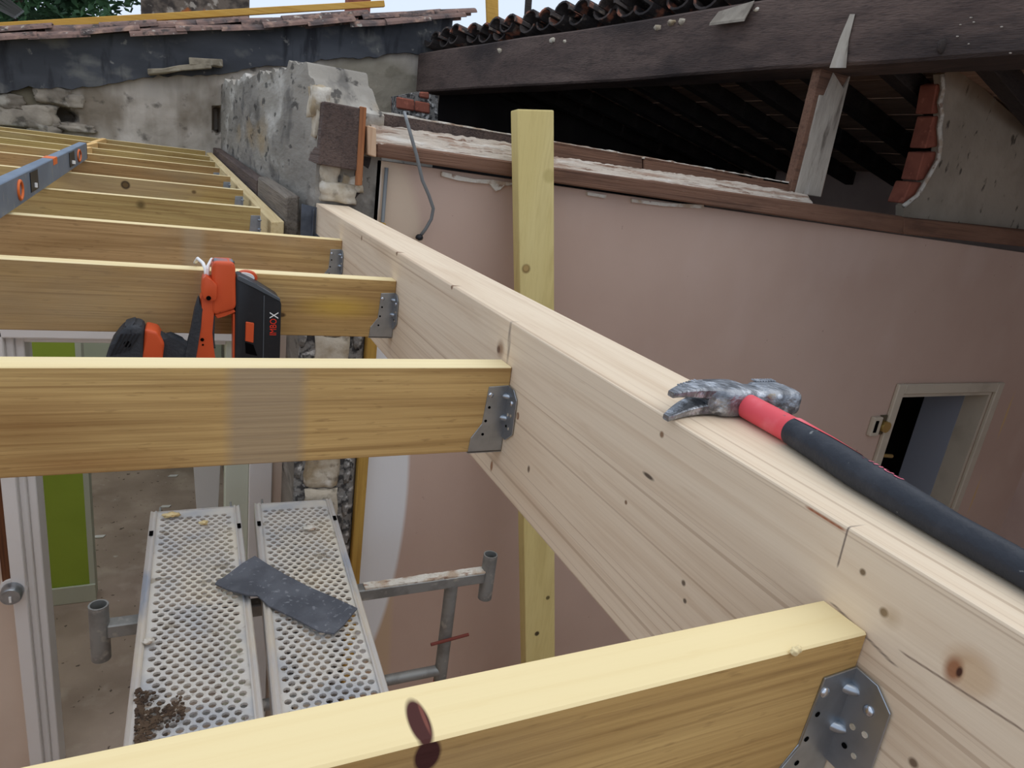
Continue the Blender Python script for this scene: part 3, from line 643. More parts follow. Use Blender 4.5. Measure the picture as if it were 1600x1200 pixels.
tag(link('spruce_beam', bm, m_beam, origin=BEAM_O), 'new pale spruce beam running away from the lower right corner to the stone pier', 'beam')

# ---- joists
SP_J = {}
m_jtop = wood('pale_pine_edge', S(236, 214, 162), S(220, 192, 134), S(241, 225, 182), 0, bump=.05, fine=.25)  # paler pine tone for the upward faces of the joists
def jmat(i, spots=(), origin=(0, 0, 0), base=None, extra=()):
    b = base or S(186, 146, 82)
    dk, lt = S(132, 96, 52), S(206, 172, 112)
    ly = [(lt, (.8, 8, 8), .42, .7, .7, 4, .8), (dk, (1.5, 7, 7), .5, .72, .55, 5, 1.5), (dk, (1.1, 26, 26), .52, .72, .45, 4, .8), (dk, (2.4, 130, 130), .5, .68, .45, 3, .2),
          (S(112, 82, 48), (30, 190, 190), .62, .70, .35, 3), (S(140, 106, 64), (1.0, 260, 260), .54, .66, .35, 2), (S(160, 140, 110), (2.0, 3.5, 3.5), .54, .7, .55), (S(112, 88, 58), (6, 30, 30), .64, .76, .35, 6, 1.0)]
    return mat('treated_pine_%d' % i, b, ly + list(extra), spots, rough=.75, bump=.15, bscale=(5, 160, 160), rnd=True, origin=origin)
JY = [.233, .807, 1.410, 2.000, 2.60, 3.20, 3.80, 4.40, 5.00, 5.60, 6.16]
RIGHT = {4: (407, 325), 5: (380, 297), 6: (360, 276), 7: (343, 262.5), 8: (336, 253), 9: (328, 244.5), 10: (321, 236)}
LEFT = {4: (0, 288.5), 5: (0, 258.5), 6: (0, 237.5), 7: (0, 224.5), 8: (0, 214.5), 9: (0, 204), 10: (0, 198)}
JT, JH = .037, .125
JLAB = ['nearest yellow joist with a big dark knot on its edge, across the bottom', 'joist with a greyish stain, second from the camera, reaching the beam mid picture', 'joist directly behind the orange nail gun',
        'fourth joist from the camera, last one hung on the pale beam', 'fifth joist from the camera, first one on the far ledger, passing under the level', 'sixth joist from the camera, with a round dark knot right of the level',
        'seventh joist from the camera, passing under the end of the level', 'eighth joist from the camera, just beyond the end of the level', 'ninth joist from the camera, third before the gable wall', 'second last joist before the gable wall', 'last joist, closest to the old gable wall']
jends = []
for i, y in enumerate(JY):
    if i < 4: R_ = V((XB - .0004, y, -.2585)); Lf = V((-2.66, y, -.2585))
    else:
        R_ = aty(*RIGHT[i], y); l_ = aty(*LEFT[i], y); Lf = l_ + (l_ - R_) * ((-2.66 - l_.x) / (l_.x - R_.x)); Lf.y = y
    jends.append(R_)
    sp = []
    org = V(((R_.x + Lf.x) / 2, y + JT / 2, min(R_.z, Lf.z) - JH))
    if i == 0:
        kt = atz(655, 1128, -.2585); kf = aty(668, 1180, y)
        sp = [(kt, (.006, .017, .012), S(70, 32, 26), 1, .25), (kf, (.0075, .012, .011), S(62, 28, 24), 1, .25), (kt + V((.003, .002, 0)), (.0012, .013, .02), S(140, 82, 66), .6, .5)]
    if i == 1:
        sp = [(V((.085, y, -.32)), (.05, .05, .4), S(160, 142, 118), .7, .3), (aty(30, 560 + 100, y), (.10, .03, .05), S(140, 98, 52), .5, .9), (aty(120, 725, y), (.16, .02, .022), S(140, 96, 50), .6, .9)]
    if i == 2: sp = [(aty(325, 480, y), (.028, .05, .3), S(166, 142, 112), .45, .6), (aty(530, 480, y), (.10, .02, .03), S(206, 168, 66), .6, .8), (aty(440, 492, y), (.010, .02, .006), S(70, 48, 30), .9, .5)]
    if i == 3: sp = [(aty(302, 380, y), (.035, .05, .3), S(182, 162, 132), .45, .6)]
    if i == 5: sp = [(aty(196, 289, y), (.019, .05, .019), S(60, 44, 28), .95, .3), (aty(196, 289, y), (.012, .05, .012), S(110, 86, 50), .8, .4), (aty(303, 300, y), (.012, .04, .01), S(90, 66, 36), .8, .6)]
    if i == 4: sp = [(aty(220, 320, y), (.018, .05, .018), S(100, 80, 44), .9, .7)]
    base = {0: S(180, 144, 88), 1: S(200, 164, 106), 2: S(190, 153, 97), 3: S(186, 149, 101), 4: S(182, 155, 98), 5: S(178, 153, 92), 6: S(184, 144, 94), 7: S(178, 140, 88)}.get(i, S(180, 152, 92))
    mj = jmat(i, sp, org, base)
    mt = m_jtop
    if i == 0: mt = wood('pale_pine_edge_knotted', S(236, 214, 162), S(220, 192, 134), S(241, 225, 182), 0, bump=.05, fine=.25, spots=sp[:1] + sp[2:], origin=org)
    bm = BM()
    pr = [(R_.x, y, R_.z), (R_.x, y + JT, R_.z), (R_.x, y + JT, R_.z - JH), (R_.x, y, R_.z - JH)]
    prism(bm, pr, Lf - R_, .0014)
    bmesh.ops.recalc_face_normals(bm, faces=bm.faces[:])
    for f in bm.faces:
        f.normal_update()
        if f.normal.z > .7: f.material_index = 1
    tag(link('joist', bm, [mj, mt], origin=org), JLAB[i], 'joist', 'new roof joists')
    bm = None
# splinter and glue dab at the nearest joist
gd = atz(1243, 1020, -.2575)
tag(link('resin_dab', blob(BM(), aty(1244, 1016, .232), (.0042, .002, .0030), 3, .6, f=2), m_jtop, smooth=True), 'whitish resin dab on the upper edge of the nearest joist', 'dab')
# ---- joist hangers
def hanger(xe, yf, zt, label, scale=1.0, nails=True):
    t = .0016
    h = thing('joist_hanger', label, 'hanger', (xe - .025, yf + JT / 2, zt - JH - t), 'galvanised joist hangers')
    X = lambda d: xe - d
    side = [(X(.031), zt - .028), (X(.0), zt - .026), (X(.0), zt - .124), (X(.051), zt - .124), (X(.049), zt - .103), (X(.034), zt - .083)]
    for yy in (yf - t - .0003, yf + JT + .0003):
        link('side_plate', prism(BM(), [(a_, yy, b_) for a_, b_ in side], (0, t, 0), .0004), m_metal, h)
    for s, y0 in ((-1, yf), (1, yf + JT)):
        wing = [(y0 + s * .001, zt - .026), (y0 + s * .018, zt - .027), (y0 + s * .031, zt - .038), (y0 + s * .032, zt - .088), (y0 + s * .012, zt - .104), (y0 + s * .001, zt - .104)]
        wg = link('wing', prism(BM(), [(xe - t - .0003, a_, b_) for a_, b_ in wing], (t, 0, 0), .0004), m_metal, h)
    for zz in (zt - .042, zt - .074):
        link('rib', blob(BM(), (xe - .003, yf - .003, zz), (.010, .0045, .0042), 2, rot=Matrix.Rotation(math.radians(-45), 3, 'Z')), m_metal, h, smooth=True)
    link('seat_plate', box(BM(), (xe - .051, yf - t, zt - JH - t), (xe, yf + JT + t, zt - JH - .0002)), m_metal, h)
    if nails:
        for (a_, b_) in ((.027, .058), (.030, .078), (.032, .098)):
            link('nail_hole', tube(BM(), [(X(a_), yf - t - .0001, zt - b_), (X(a_), yf - t - .0006, zt - b_)], .0021, 10), m_dark, h)
        for (a_, b_) in ((.027, .040),):
            link('nail_head', blob(BM(), (X(a_), yf - t - .0004, zt - b_), (.0042, .0022, .0042), 2), m_nail, h, smooth=True)
        for (a_, b_, r_) in ((.018, .047, .004), (.012, .066, .0022), (.021, .064, .0022), (.011, .083, .0020), (.019, .084, .0020)):
            if b_ == .047: link('nail_head', blob(BM(), (xe - t - .0006, yf - a_, zt - b_), (.0022, .004, .004), 2), m_nail, h, smooth=True)
            else: link('nail_hole', tube(BM(), [(xe - t - .0004, yf - a_, zt - b_), (xe - t - .0009, yf - a_, zt - b_)], r_, 10), m_limest if b_ != .083 else m_dark, h)
    return h
HL = ['large shiny joist hanger at the end of the nearest joist', 'joist hanger of the joist in mid picture', 'joist hanger right of the nail gun', 'half hidden joist hanger on the fourth joist', 'tiny joist hanger at the end of the fifth joist',
      'tiny joist hanger at the end of the sixth joist', 'tiny joist hanger at the end of the seventh joist', 'tiny joist hanger at the end of the eighth joist']
for i in range(8): hanger(jends[i].x - .0006, JY[i], jends[i].z, HL[i], nails=i < 4)

# ---- far ledger, old wall plate, block, steel shoe
l0, l1 = V((.285, 2.56, -.315)), V((.135, 6.5, -.24))
e0 = aty(424, 347, 2.56); e1 = aty(444, 346, 2.56)
A = [aty(424, 347, 2.56), aty(444, 346, 2.56)]
f0 = jends[10]
lw = A[1].x - A[0].x
off = V((f0.x + .012 - A[0].x, 6.42 - 2.56, (f0.z - .02) - A[0].z))
q = [A[0] + V((.0, 0, 0)), A[1], A[1] - V((0, 0, .14)), A[0] - V((0, 0, .14))]
m_ledger = wood('new_ledger_pine', S(220, 196, 146), S(190, 158, 104), S(232, 212, 166), 1)
tag(link('ledger', prism(BM(), q, off, .002), m_ledger), 'new pale ledger timber holding the far joist ends', 'timber')
q = [aty(438, 306, 2.62), aty(470, 306, 2.62), aty(472, 372, 2.62), aty(438, 372, 2.62)]
q[1].x -= .004; q[2].x = q[1].x; q[0].x = max(q[0].x, .322); q[3].x = q[0].x
tag(link('packing_block', prism(BM(), q, (-.022, .85, .01), .006), wood_grey), 'weathered grey timber block beside the end of the pale beam', 'block')
q = [aty(418, 300, 3.5), aty(440, 296, 3.5), aty(440, 330, 3.5), aty(418, 330, 3.5)]
tag(link('wall_plate', prism(BM(), [V((.298, 3.50, -.205)), V((.358, 3.50, -.205)), V((.358, 3.50, -.285)), V((.298, 3.50, -.285))], (-.092, 3.0, .045), .006), wood_old), 'dark old wall plate lying along the foot of the stone wall', 'timber')
sh = thing('beam_shoe', 'dark steel shoe carrying the far end of the pale beam', 'bracket', (.40, 2.46, -.44))
m_shoe = mat('dark_steel', S(92, 98, 108), [(S(60, 64, 72), (14, 14, 14), .45, .6, .7)], rough=.5, metal=.5)
a0, a1 = aty(471, 318, 2.45), aty(500, 318, 2.45)
link('wing', prism(BM(), [(a0.x, 2.447, -.205), (XB - .002, 2.447, -.212), (XB - .002, 2.447, -.42), (a0.x, 2.447, -.42)], (0, .003, 0)), m_shoe, sh)
link('side_plate', box(BM(), (XB - .003, 2.37, -.44), (XB - .0006, 2.447, -.30)), m_shoe, sh)
link('rib', box(BM(), (XB - .016, 2.438, -.41), (XB - .010, 2.447, -.22), .002), m_shoe, sh)

# ---- blocking pieces between the far joists
BL = [(5, 50, 69, 263, 'broad blocking piece nearest to the level'), (6, 88, 103, 246, 'blocking piece directly behind the end of the level'), (7, 106, 118, 236, 'blocking piece second in line behind the end of the level'),
      (8, 121, 131, 228, 'short blocking piece two bays before the gable wall'), (9, 141, 149, 219, 'farthest blocking piece, right before the gable wall')]
for (i, pxa, pxb, py_, lab) in BL:
    y0 = JY[i] + JT + .001; y1 = JY[i + 1] - .001; xa_, xb_ = aty(pxa, py_, y0).x, aty(pxb, py_, y0).x; z = jends[i].z + .001
    tz_ = jends[i + 1].z - jends[i].z
    bm = prism(BM(), [(xa_, y0, z), (xb_, y0, z), (xb_, y0, z - .11), (xa_, y0, z - .11)], (.02, y1 - y0, tz_), .0015)
    tag(link('blocking', bm, wood('orange_pine_%d' % i, S(232, 190, 126), S(206, 160, 96), S(240, 208, 150), 1)), lab, 'blocking', 'blocking between the far joists')

# ---- leaning yellow plank
PB = thing
pp = [aty(806, 170, 2.355), aty(868, 172, 2.355)]
t0, t1 = (pp[0] + pp[1]) / 2, (aty(819, 1040, 2.16) + aty(870, 1035, 2.16)) / 2
dirp = (t1 - t0).normalized(); foot = t0 + dirp * ((FZ + .02 - t0.z) / dirp.z)
wdir = (pp[1] - pp[0]).normalized(); pw = (pp[1] - pp[0]).length
wdir = (wdir - dirp * wdir.dot(dirp)).normalized(); nd = wdir.cross(dirp).normalized(); nd = nd if nd.y > 0 else -nd
pwd = pw * .93; q = [t0 - wdir * pwd / 2, t0 + wdir * pwd / 2, t0 + wdir * pwd / 2 + nd * .06, t0 - wdir * pwd / 2 + nd * .06]
org = (t0 + foot) / 2
def onpl(px, py):
    d = _ray(px, py); return d * (t0.dot(nd) / d.dot(nd))
psp = []
for (px, py, r_, col, am) in ((822, 420, .021, S(120, 92, 50), .9), (822, 419, .014, S(176, 146, 92), .9), (839, 990, .014, S(50, 38, 22), .95), (856, 934, .012, S(84, 72, 40), .9), (858, 275, .03, S(170, 150, 86), .5)):
    psp.append((onpl(px, py), (r_, .06, r_), col, am, .4))
m_plank = wood('greenish_treated_plank', S(210, 190, 126), S(180, 156, 96), S(222, 205, 146), 2, spots=psp, origin=(org.x, org.y, FZ + .02), bump=.08, fine=.2)
bm = prism(BM(), q, foot - t0, .006, 2)
tag(link('yellow_plank', bm, m_plank, origin=(org.x, org.y, FZ + .02)), 'tall greenish yellow plank leaning upright behind the pale beam', 'plank')

# =================================================================== SCAFFOLD
ZD = -1.34
m_deck = mat('splattered_galvanised_deck', S(212, 206, 196), [(S(176, 178, 182), (5, 5, 5), .45, .62, .8), (S(226, 214, 190), (4, 2.4, 4), .52, .68, .8), (S(140, 126, 104), (22, 22, 22), .62, .7, .6)], rough=.6, metal=.25)
m_rim = mat('blue_grey_deck_rim', S(206, 200, 194), [(S(150, 160, 176), (14, 3, 14), .52, .62, .7), (S(222, 210, 190), (9, 3, 9), .5, .7, .8)], rough=.5, metal=.4)
def deck(name, c_near, c_far, wdt, label):
    c0, c1 = V(c_near), V(c_far); d = (c1 - c0); L_ = d.length; d.normalize(); s = V((d.y, -d.x, 0)).normalized()
    D = thing(name, label, 'walkway', ((c0.x + c1.x) / 2, (c0.y + c1.y) / 2, ZD - .05), 'perforated scaffold walkways')
    P_ = lambda a_, b_, z=0: c0 + s * a_ + d * b_ + V((0, 0, z))
    bm = BM(); a = .0283; b = .0204; r = .0097; nc = 8; half = nc * a / 2; nr = int((L_ - .08) / b); st = (L_ - nr * b) / 2
    sq = [(-1, -1), (0, -1), (1, -1), (1, 0), (1, 1), (0, 1), (-1, 1), (-1, 0)]
    def quad(x0, y0, x1, y1): bm.faces.new([bm.verts.new(P_(*p_)) for p_ in ((x0, y0), (x1, y0), (x1, y1), (x0, y1))])
    e = wdt / 2 - .022
    quad(-e, 0, e, st); quad(-e, st + nr * b, e, L_)
    for j in range(nr):
        y = st + (j + .5) * b; o_ = a / 4 if j % 2 else -a / 4
        quad(-e, y - b / 2, -half + o_, y + b / 2); quad(half + o_, y - b / 2, e, y + b / 2)
        for i in range(nc):
            x = -half + (i + .5) * a + o_
            O = [bm.verts.new(P_(x + q_[0] * a / 2, y + q_[1] * b / 2)) for q_ in sq]
            ang = [math.atan2(q_[1], q_[0]) for q_ in sq]
            I = [bm.verts.new(P_(x + r * math.cos(t_), y + r * math.sin(t_) * .98, .0012)) for t_ in ang]
            I2 = [bm.verts.new(P_(x + r * math.cos(t_), y + r * math.sin(t_) * .98, -.006)) for t_ in ang]
            for k in range(8):
                k2 = (k + 1) % 8; bm.faces.new((O[k], O[k2], I[k2], I[k])); bm.faces.new((I[k], I[k2], I2[k2], I2[k]))
    me = link('perforated_sheet', bm, m_deck, D)
    for sg in (-1, 1):
        x0, x1 = sg * e, sg * wdt / 2
        prof = [(x0, -.002), (x0, .006), (x0 + sg * .004, .008), ((x0 + x1) / 2, .003), (x1 - sg * .003, .008), (x1, .004), (x1, -.06), (x1 - sg * .003, -.06), (x1 - sg * .003, -.002)]
        pts = [P_(a_, 0, z_) for a_, z_ in prof]; link('side_rail', prism(BM(), pts, d * L_), m_rim, D)
        for yy in (L_ - .17, .2):
            link('stacking_slot', prism(BM(), [P_(x1 - sg * .004, yy, .0062), P_(x1 - sg * .016, yy, .0062), P_(x1 - sg * .016, yy + .03, .0062), P_(x1 - sg * .004, yy + .03, .0062)], (0, 0, .0022)), m_dark, D)
        for yy, dd in ((L_, 1), (0, -1)):
            link('end_pin', tube(BM(), [P_(sg * (wdt / 2 - .03), yy - dd * .01, -.005), P_(sg * (wdt / 2 - .03), yy + dd * .04, -.002)], .004, 8), m_metal_dull, D)
    for yy in (0, L_ - .003): link('end_plate', prism(BM(), [P_(-wdt / 2, yy, -.05), P_(wdt / 2, yy, -.05), P_(wdt / 2, yy, .004), P_(-wdt / 2, yy, .004)], d * .003), m_rim, D)
    return D
fa = (atz(235, 800, ZD) + atz(375, 793, ZD)) / 2; na = (atz(200, 1130, ZD) + atz(409, 1112, ZD)) / 2
fb = (atz(393, 788, ZD) + atz(522, 782, ZD)) / 2; nb_ = (atz(430, 1130, ZD) + atz(608, 1090, ZD)) / 2
da = (fa - na).normalized(); db = (fb - nb_).normalized()
deck('scaffold_walkway', fa - da * 1.95, fa, .298, 'perforated steel walkway on the left with a heap of brown dirt')
deck('scaffold_walkway', fb - db * 1.95, fb, .288, 'perforated steel walkway on the right, next to the pink wall')
# supporting frame
def sframe(y, label, pins=True):
    zb = ZD - .085
    xl_, xr = -.240, .99
    Fm = thing('scaffold_trestle', label, 'scaffold', ((xl_ + xr) / 2, y, FZ), 'scaffold frames')
    link('top_bar', box(BM(), (xl_ + .02, y - .022, zb - .022), (xr - .02, y + .022, zb + .022), .004), m_metal_dull, Fm)
    if pins: link('plaster_smear', gridslab(BM(), 40, 2, lambda u, v: V((.53 + .44 * u, y - .02 + .036 * v, zb + .0225)), V((0, 0, -.003)), lambda p: .004 + .003 * nz(p * 30)), m_crumb, Fm)
    for x in (xl_, xr):
        link('sleeve', tube(BM(), [(x, y, zb - .10), (x, y, zb + .085)], .026, 20, hollow=.82), m_metal_dull, Fm, smooth=40)
    for x in (-.095, .85):
        link('leg', tube(BM(), [(x, y, FZ), (x, y, zb - .015)], .024, 16), m_metal_dull, Fm, smooth=40)
    for z_ in (zb - .395, zb - .86):
        link('rung', tube(BM(), [(-.095, y, z_), (.85, y, z_)], .02, 14), m_metal_dull, Fm, smooth=40)
    if pins:
        link('lock_pin', tube(BM(), [(.785, y - .03, zb - .245), (.93, y - .03, zb - .23)], .006, 8), mat('rusty_red_pin', S(120, 60, 50), rough=.7), Fm)
        link('red_tape', tube(BM(), [(.85, y, zb - .60), (.85, y, zb - .44)], .0252, 16), mat('faded_red_paint', S(170, 92, 84), rough=.7), Fm, smooth=40)
    return Fm
sframe(1.945, 'grey tubular scaffold trestle under the walkways, before the pink wall')
sframe(.68, 'second scaffold trestle under the near ends of the walkways', False)
# membrane strip thrown across both walkways
Ls = [(336, 914), (354, 924), (388, 938), (402, 931), (420, 947), (460, 968), (498, 990), (522, 992)]
Us = [(350, 902), (380, 881), (398, 877), (418, 884), (445, 898), (482, 917), (522, 936), (558, 954)]
bm = BM(); n = len(Ls); NV = 5; zt_ = lambda i: ZD + .012 + (.0 if i not in (2, 3) else -.006)
G_ = []
for i in range(n):
    row = []
    for j in range(NV + 1):
        t = j / NV; px = Ls[i][0] * (1 - t) + Us[i][0] * t; py = Ls[i][1] * (1 - t) + Us[i][1] * t
        p_ = atz(px, py, ZD + .014); p_.z += .004 * math.sin(i * 1.3 + j) + (.012 if i == 2 else 0); row.append(p_)
    G_.append(row)
top_ = [[bm.verts.new(p_ + V((0, 0, .005))) for p_ in r_] for r_ in G_]; bot_ = [[bm.verts.new(p_) for p_ in r_] for r_ in G_]
for i in range(n - 1):
    for j in range(NV):
        bm.faces.new((top_[i][j], top_[i + 1][j], top_[i + 1][j + 1], top_[i][j + 1])); bm.faces.new((bot_[i][j], bot_[i][j + 1], bot_[i + 1][j + 1], bot_[i + 1][j]))
    for j in (0, NV): bm.faces.new((top_[i][j], top_[i + 1][j], bot_[i + 1][j], bot_[i][j]))
for j in range(NV):
    for i in (0, n - 1): bm.faces.new((top_[i][j], top_[i][j + 1], bot_[i][j + 1], bot_[i][j]))
m_memb = mat('slate_grey_membrane', S(98, 100, 106), [(S(78, 80, 86), (9, 9, 9), .45, .6, .8), (S(150, 152, 156), (60, 60, 60), .60, .7, .6)], rough=.85, bump=.3, bscale=(120, 120, 120))
tag(link('membrane_strip', bm, m_memb, smooth=35), 'dark grey strip of roofing membrane thrown across both walkways', 'membrane')
for (px, py, lab) in ((154, 839, 'small white paper scrap on the floor beside the lime green wall'), (258, 792, 'pale chip on the floor just beyond the left walkway'), (270, 744, 'pale chip farthest back on the floor')):
    c = atz(px, py, FZ + .003); tag(link('floor_chip', prism(BM(), [c + V((-.04, -.012, 0)), c + V((.03, -.02, 0)), c + V((.045, .015, 0)), c + V((-.02, .02, 0))], (0, 0, .006)), m_whitewood), lab, 'chip')
# dirt heap, foam lumps
bm = BM()
for k in range(520):
    t = random.random(); u = random.gauss(0, 1)
    if k < 300: px = 212 + abs(random.gauss(0, 12)); py = random.uniform(1078, 1190)
    else: px = 220 + 68 * t; py = 1130 - 24 * t + 9 * u
    c = atz(px, py, ZD + .008); r_ = random.uniform(.002, .006); blob(bm, c + V((0, 0, r_ * .3)), (r_, r_ * .8, r_ * .7), 1, .4, seed=k)
m_dirt = mat('brown_dirt', S(92, 74, 58), [(S(58, 46, 38), (40, 40, 40), .45, .6, .8), (S(190, 180, 164), (60, 60, 60), .66, .7, .8)], rough=1)
tag(link('dirt_heap', bm, m_dirt), 'scattered heap of brown dirt crumbs on the left walkway', 'dirt', kind='stuff')
m_foam = mat('yellow_foam', S(222, 200, 150), [(S(190, 150, 90), (40, 40, 40), .5, .65, .7)], rough=.95)
for (px, py, sx, sy, lab) in ((266, 806, .026, .016, 'yellowish foam lump at the far end of the left walkway'), (318, 818, .014, .010, 'small tan crumb near the far end of the left walkway'), (485, 826, .022, .016, 'pale plaster blot on the right walkway'), (232, 1003, .014, .012, 'white flake near the rim of the left walkway')):
    c = atz(px, py, ZD + .008); tag(link('crumb', blob(BM(), c + V((0, 0, .004)), (sx, sy, .006), 3, .7, f=2.0, seed=px), m_foam if px < 400 and px != 232 else m_crumb, smooth=True), lab, 'crumb')

# =================================================================== TOOLS
# ---- spirit level on the far joists
zl = -.2585
b0, b1 = atz(0, 346, zl), aty(137, 261.5, 3.80); b1 = V((b1.x, b1.y, jends[6].z + .002))
dl = (b1 - b0).normalized(); bs0 = b0 - dl * 1.0; bs0.z = b0.z - dl.z * 1.0
HLV, WLV = .072, .030
sl_ = V((0, 0, 1)).cross(dl).normalized()      # points to -X side
lv = thing('spirit_level', 'blue-grey box spirit level with orange marks lying across the far joists', 'level', (b0 + b1) / 2)
m_lv = mat('blue_grey_aluminium', S(120, 134, 152), [(S(100, 114, 132), (6, 6, 6), .45, .62, .6), (S(150, 152, 150), (26, 26, 26), .6, .68, .5)], rough=.45, metal=.3)
up_ = V((0, 0, 1))
zlift = V((0, 0, .004))
def LP(t_, h_, o_=0.0): return bs0 + dl * t_ + up_ * h_ - sl_ * o_ + zlift
Ltot = (b1 - bs0).length
link('body', prism(BM(), [LP(0, 0), LP(Ltot, 0), LP(Ltot, HLV), LP(0, HLV)], sl_ * WLV, .002), m_lv, lv)
lvn = V((sl_.x, sl_.y, 0))
def lvt(px, py):   # photo point on the right-hand face -> distance along, height
    d = _ray(px, py); n_ = -sl_; p_ = d * ((bs0).dot(n_) / d.dot(n_)); return (p_ - bs0).dot(dl), (p_ - bs0 - zlift).z
m_lvor = mat('orange_mark', S(226, 112, 50), rough=.5)
for (x0, x1, y0, y1) in ((48, 60, 285, 310), (109, 117, 257, 273)):
    ta, tb = lvt(x0, (y0 + y1) / 2)[0], lvt(x1, (y0 + y1) / 2)[0]
    vw = link('vial_window', prism(BM(), [LP(ta, .014, .0008), LP(tb, .014, .0008), LP(tb, .066, .0008), LP(ta, .066, .0008)], -sl_ * .0012), m_blk, lv)
    tm = (ta + tb) / 2; link('vial', tube(BM(), [LP(tm, .022, .002), LP(tm, .034, .002)], .006 if x0 < 100 else .01, 8), m_white, vw)
for (x0, x1, y0) in ((27, 36, 308), (121, 127, 258)):
    ta, tb = lvt(x0, y0)[0], lvt(x1, y0)[0]; tm = (ta + tb) / 2; rr = (tb - ta) / 2
    bm = BM(); pts = [LP(tm + rr * .8 * math.cos(k * math.pi / 12), .037 + .022 * math.sin(k * math.pi / 12), .001) for k in range(25)]
    tube(bm, pts, .0042, 8, cap=False); link('grip_ring', bm, m_lvor, lv, smooth=True)
ta, tb = lvt(84, 267)[0], lvt(90, 265)[0]
link('top_sight', prism(BM(), [LP(ta, HLV - .02, .001), LP(tb, HLV - .02, .001), LP(tb, HLV + .001, .001), LP(ta, HLV + .001, .001)], sl_ * (WLV + .001)), m_lvor, lv)
link('end_cap', prism(BM(), [LP(Ltot, .001), LP(Ltot + .02, .001), LP(Ltot + .02, HLV - .001), LP(Ltot, HLV - .001)], sl_ * WLV, .003), mat('dark_red_cap', S(78, 40, 44), rough=.6), lv)
tz = lvt(2, 331)[0]
link('printed_badge', text_bm('7', .028, lambda a_, b_: LP(tz - .03 + a_, .012 + b_, .0006)), m_white, lv)

# ---- nail gun hung on the third joist
YN = 1.335
ng = thing('nail_gun', 'orange and black nail gun hooked over the third joist', 'nail gun', aty(340, 600, YN))
def npoly(pts, y0, y1, m, name, bev=.004, seg=2, parent=None, sm=35):
    pr = [aty(a_, b_, y0) for a_, b_ in pts]
    return link(name, prism(BM(), pr, (0, y1 - y0, 0), bev, seg), m, parent or ng, smooth=sm)
mag = npoly([(368, 434), (374, 431), (399, 443), (436, 466), (440, 475), (436, 620), (366, 620)], YN, YN + .055, m_blk, 'magazine_housing', .004)
m_edge = mat('grey_plastic_edge', S(78, 82, 86), rough=.5)
npoly([(370, 433), (374, 431), (399, 443.5), (438, 467), (438, 472), (398, 450), (371, 438)], YN - .002, YN + .01, m_edge, 'housing_edge', .001, 1, mag)
npoly([(412, 462), (413.5, 462), (411.5, 600), (410, 600)], YN - .001, YN + .002, m_edge, 'housing_seam', 0, 1, mag)
npoly([(384, 503), (397, 505), (396, 536), (383, 533)], YN - .003, YN + .002, m_orange, 'release_badge', .001, 1, mag)
npoly([(383, 535), (396, 539), (402, 556), (384, 552)], YN - .001, YN + .002, m_dark, 'badge_recess', 0, 1, mag)
npoly([(364, 490), (367, 490), (367, 600), (364, 600)], YN + .004, YN + .05, m_orange, 'housing_lining', 0, 1)
# front head
head = npoly([(331, 415), (334, 409), (364, 410), (368, 417), (369, 478), (366, 484), (336, 493), (331, 486)], YN - .004, YN + .05, m_orange, 'nose_housing', .006, 3)
bm = BM(); c = aty(349, 414, YN + .022); tube(bm, [c + V((0, 0, -.01)), c + V((0, 0, .0075))], .019, 24); 
for v in bm.verts: v.co.y = c.y + (v.co.y - c.y) * 1.1
link('nose_opening', bm, m_blk, head, smooth=40)
bm = BM()
for k in (-1, 0, 1): box(bm, c + V((-.016, k * .010 - .003, .006)), c + V((.016, k * .010 + .003, .010)), .001)
link('cooling_fins', bm, mat('grey_fin', S(120, 128, 136), rough=.4), head)
npoly([(316, 436), (322, 430), (331, 438), (340, 446), (339, 468), (332, 472), (318, 468), (314, 458)], YN - .012, YN + .035, m_orange, 'shoulder', .004, 2)
npoly([(312, 466), (318, 458), (333, 470), (338, 484), (331, 496), (329, 520), (334, 545), (338, 570), (338, 600), (306, 600), (306, 560), (314, 510), (318, 484)], YN - .002, YN + .035, m_orange, 'handle', .003, 2)
npoly([(310, 466), (318, 484), (314, 512), (306, 562), (300, 580), (285, 580), (290, 552), (298, 520), (304, 488)], YN - .004, YN + .038, m_rub, 'grip', .006, 3)
npoly([(330, 492), (336, 493), (335, 530), (337, 545), (331, 544), (328, 520)], YN - .001, YN + .03, m_rub, 'trigger_guard', .001, 1)
npoly([(335, 492), (366, 484), (368, 488), (352, 494), (340, 498)], YN + .0, YN + .04, m_orange, 'underside_brow', .001, 1)
npoly([(246, 520), (262, 533), (284, 543), (300, 540), (306, 556), (306, 600), (246, 600)], YN + .0, YN + .042, m_rub, 'neck', .008, 3)
npoly([(226, 514), (246, 519), (257, 538), (253, 570), (247, 600), (219, 600), (222, 560)], YN - .010, YN + .05, m_orange, 'motor_collar', .006, 3)
mot = npoly([(163, 562), (172, 540), (182, 524), (196, 511), (207, 508), (226, 513), (223, 556), (220, 600), (163, 600)], YN - .014, YN + .054, m_rub, 'motor_cap', .014, 4)
for k in range(5):
    a_ = 172 + k * 7
    npoly([(a_, 556 - k * 2), (a_ + 2.5, 556 - k * 2), (a_ + 20, 522 - k * 0), (a_ + 17, 522)], YN - .0158, YN - .012, m_blk, 'vent_slat', 0, 1, mot)
c = aty(199, 538, YN - .0152); link('cap_screw', tube(BM(), [c, c + V((0, .004, 0))], .0058, 12), m_dark, mot)
for (px, py, r_) in ((326, 466, .0042), (343, 486, .003), (316, 531, .0032), (317, 539, .0018)):
    c = aty(px, py, YN - .013 if py < 480 else YN - .0035); link('screw_recess', tube(BM(), [c, c + V((0, .003, 0))], r_, 10), m_dark, ng)
c = aty(383, 434, YN + .045)
bm = BM(); tube(bm, [c + V((0, .02, 0)), c], .017, 20)
for v in bm.verts: v.co.z = c.z + (v.co.z - c.z) * .55
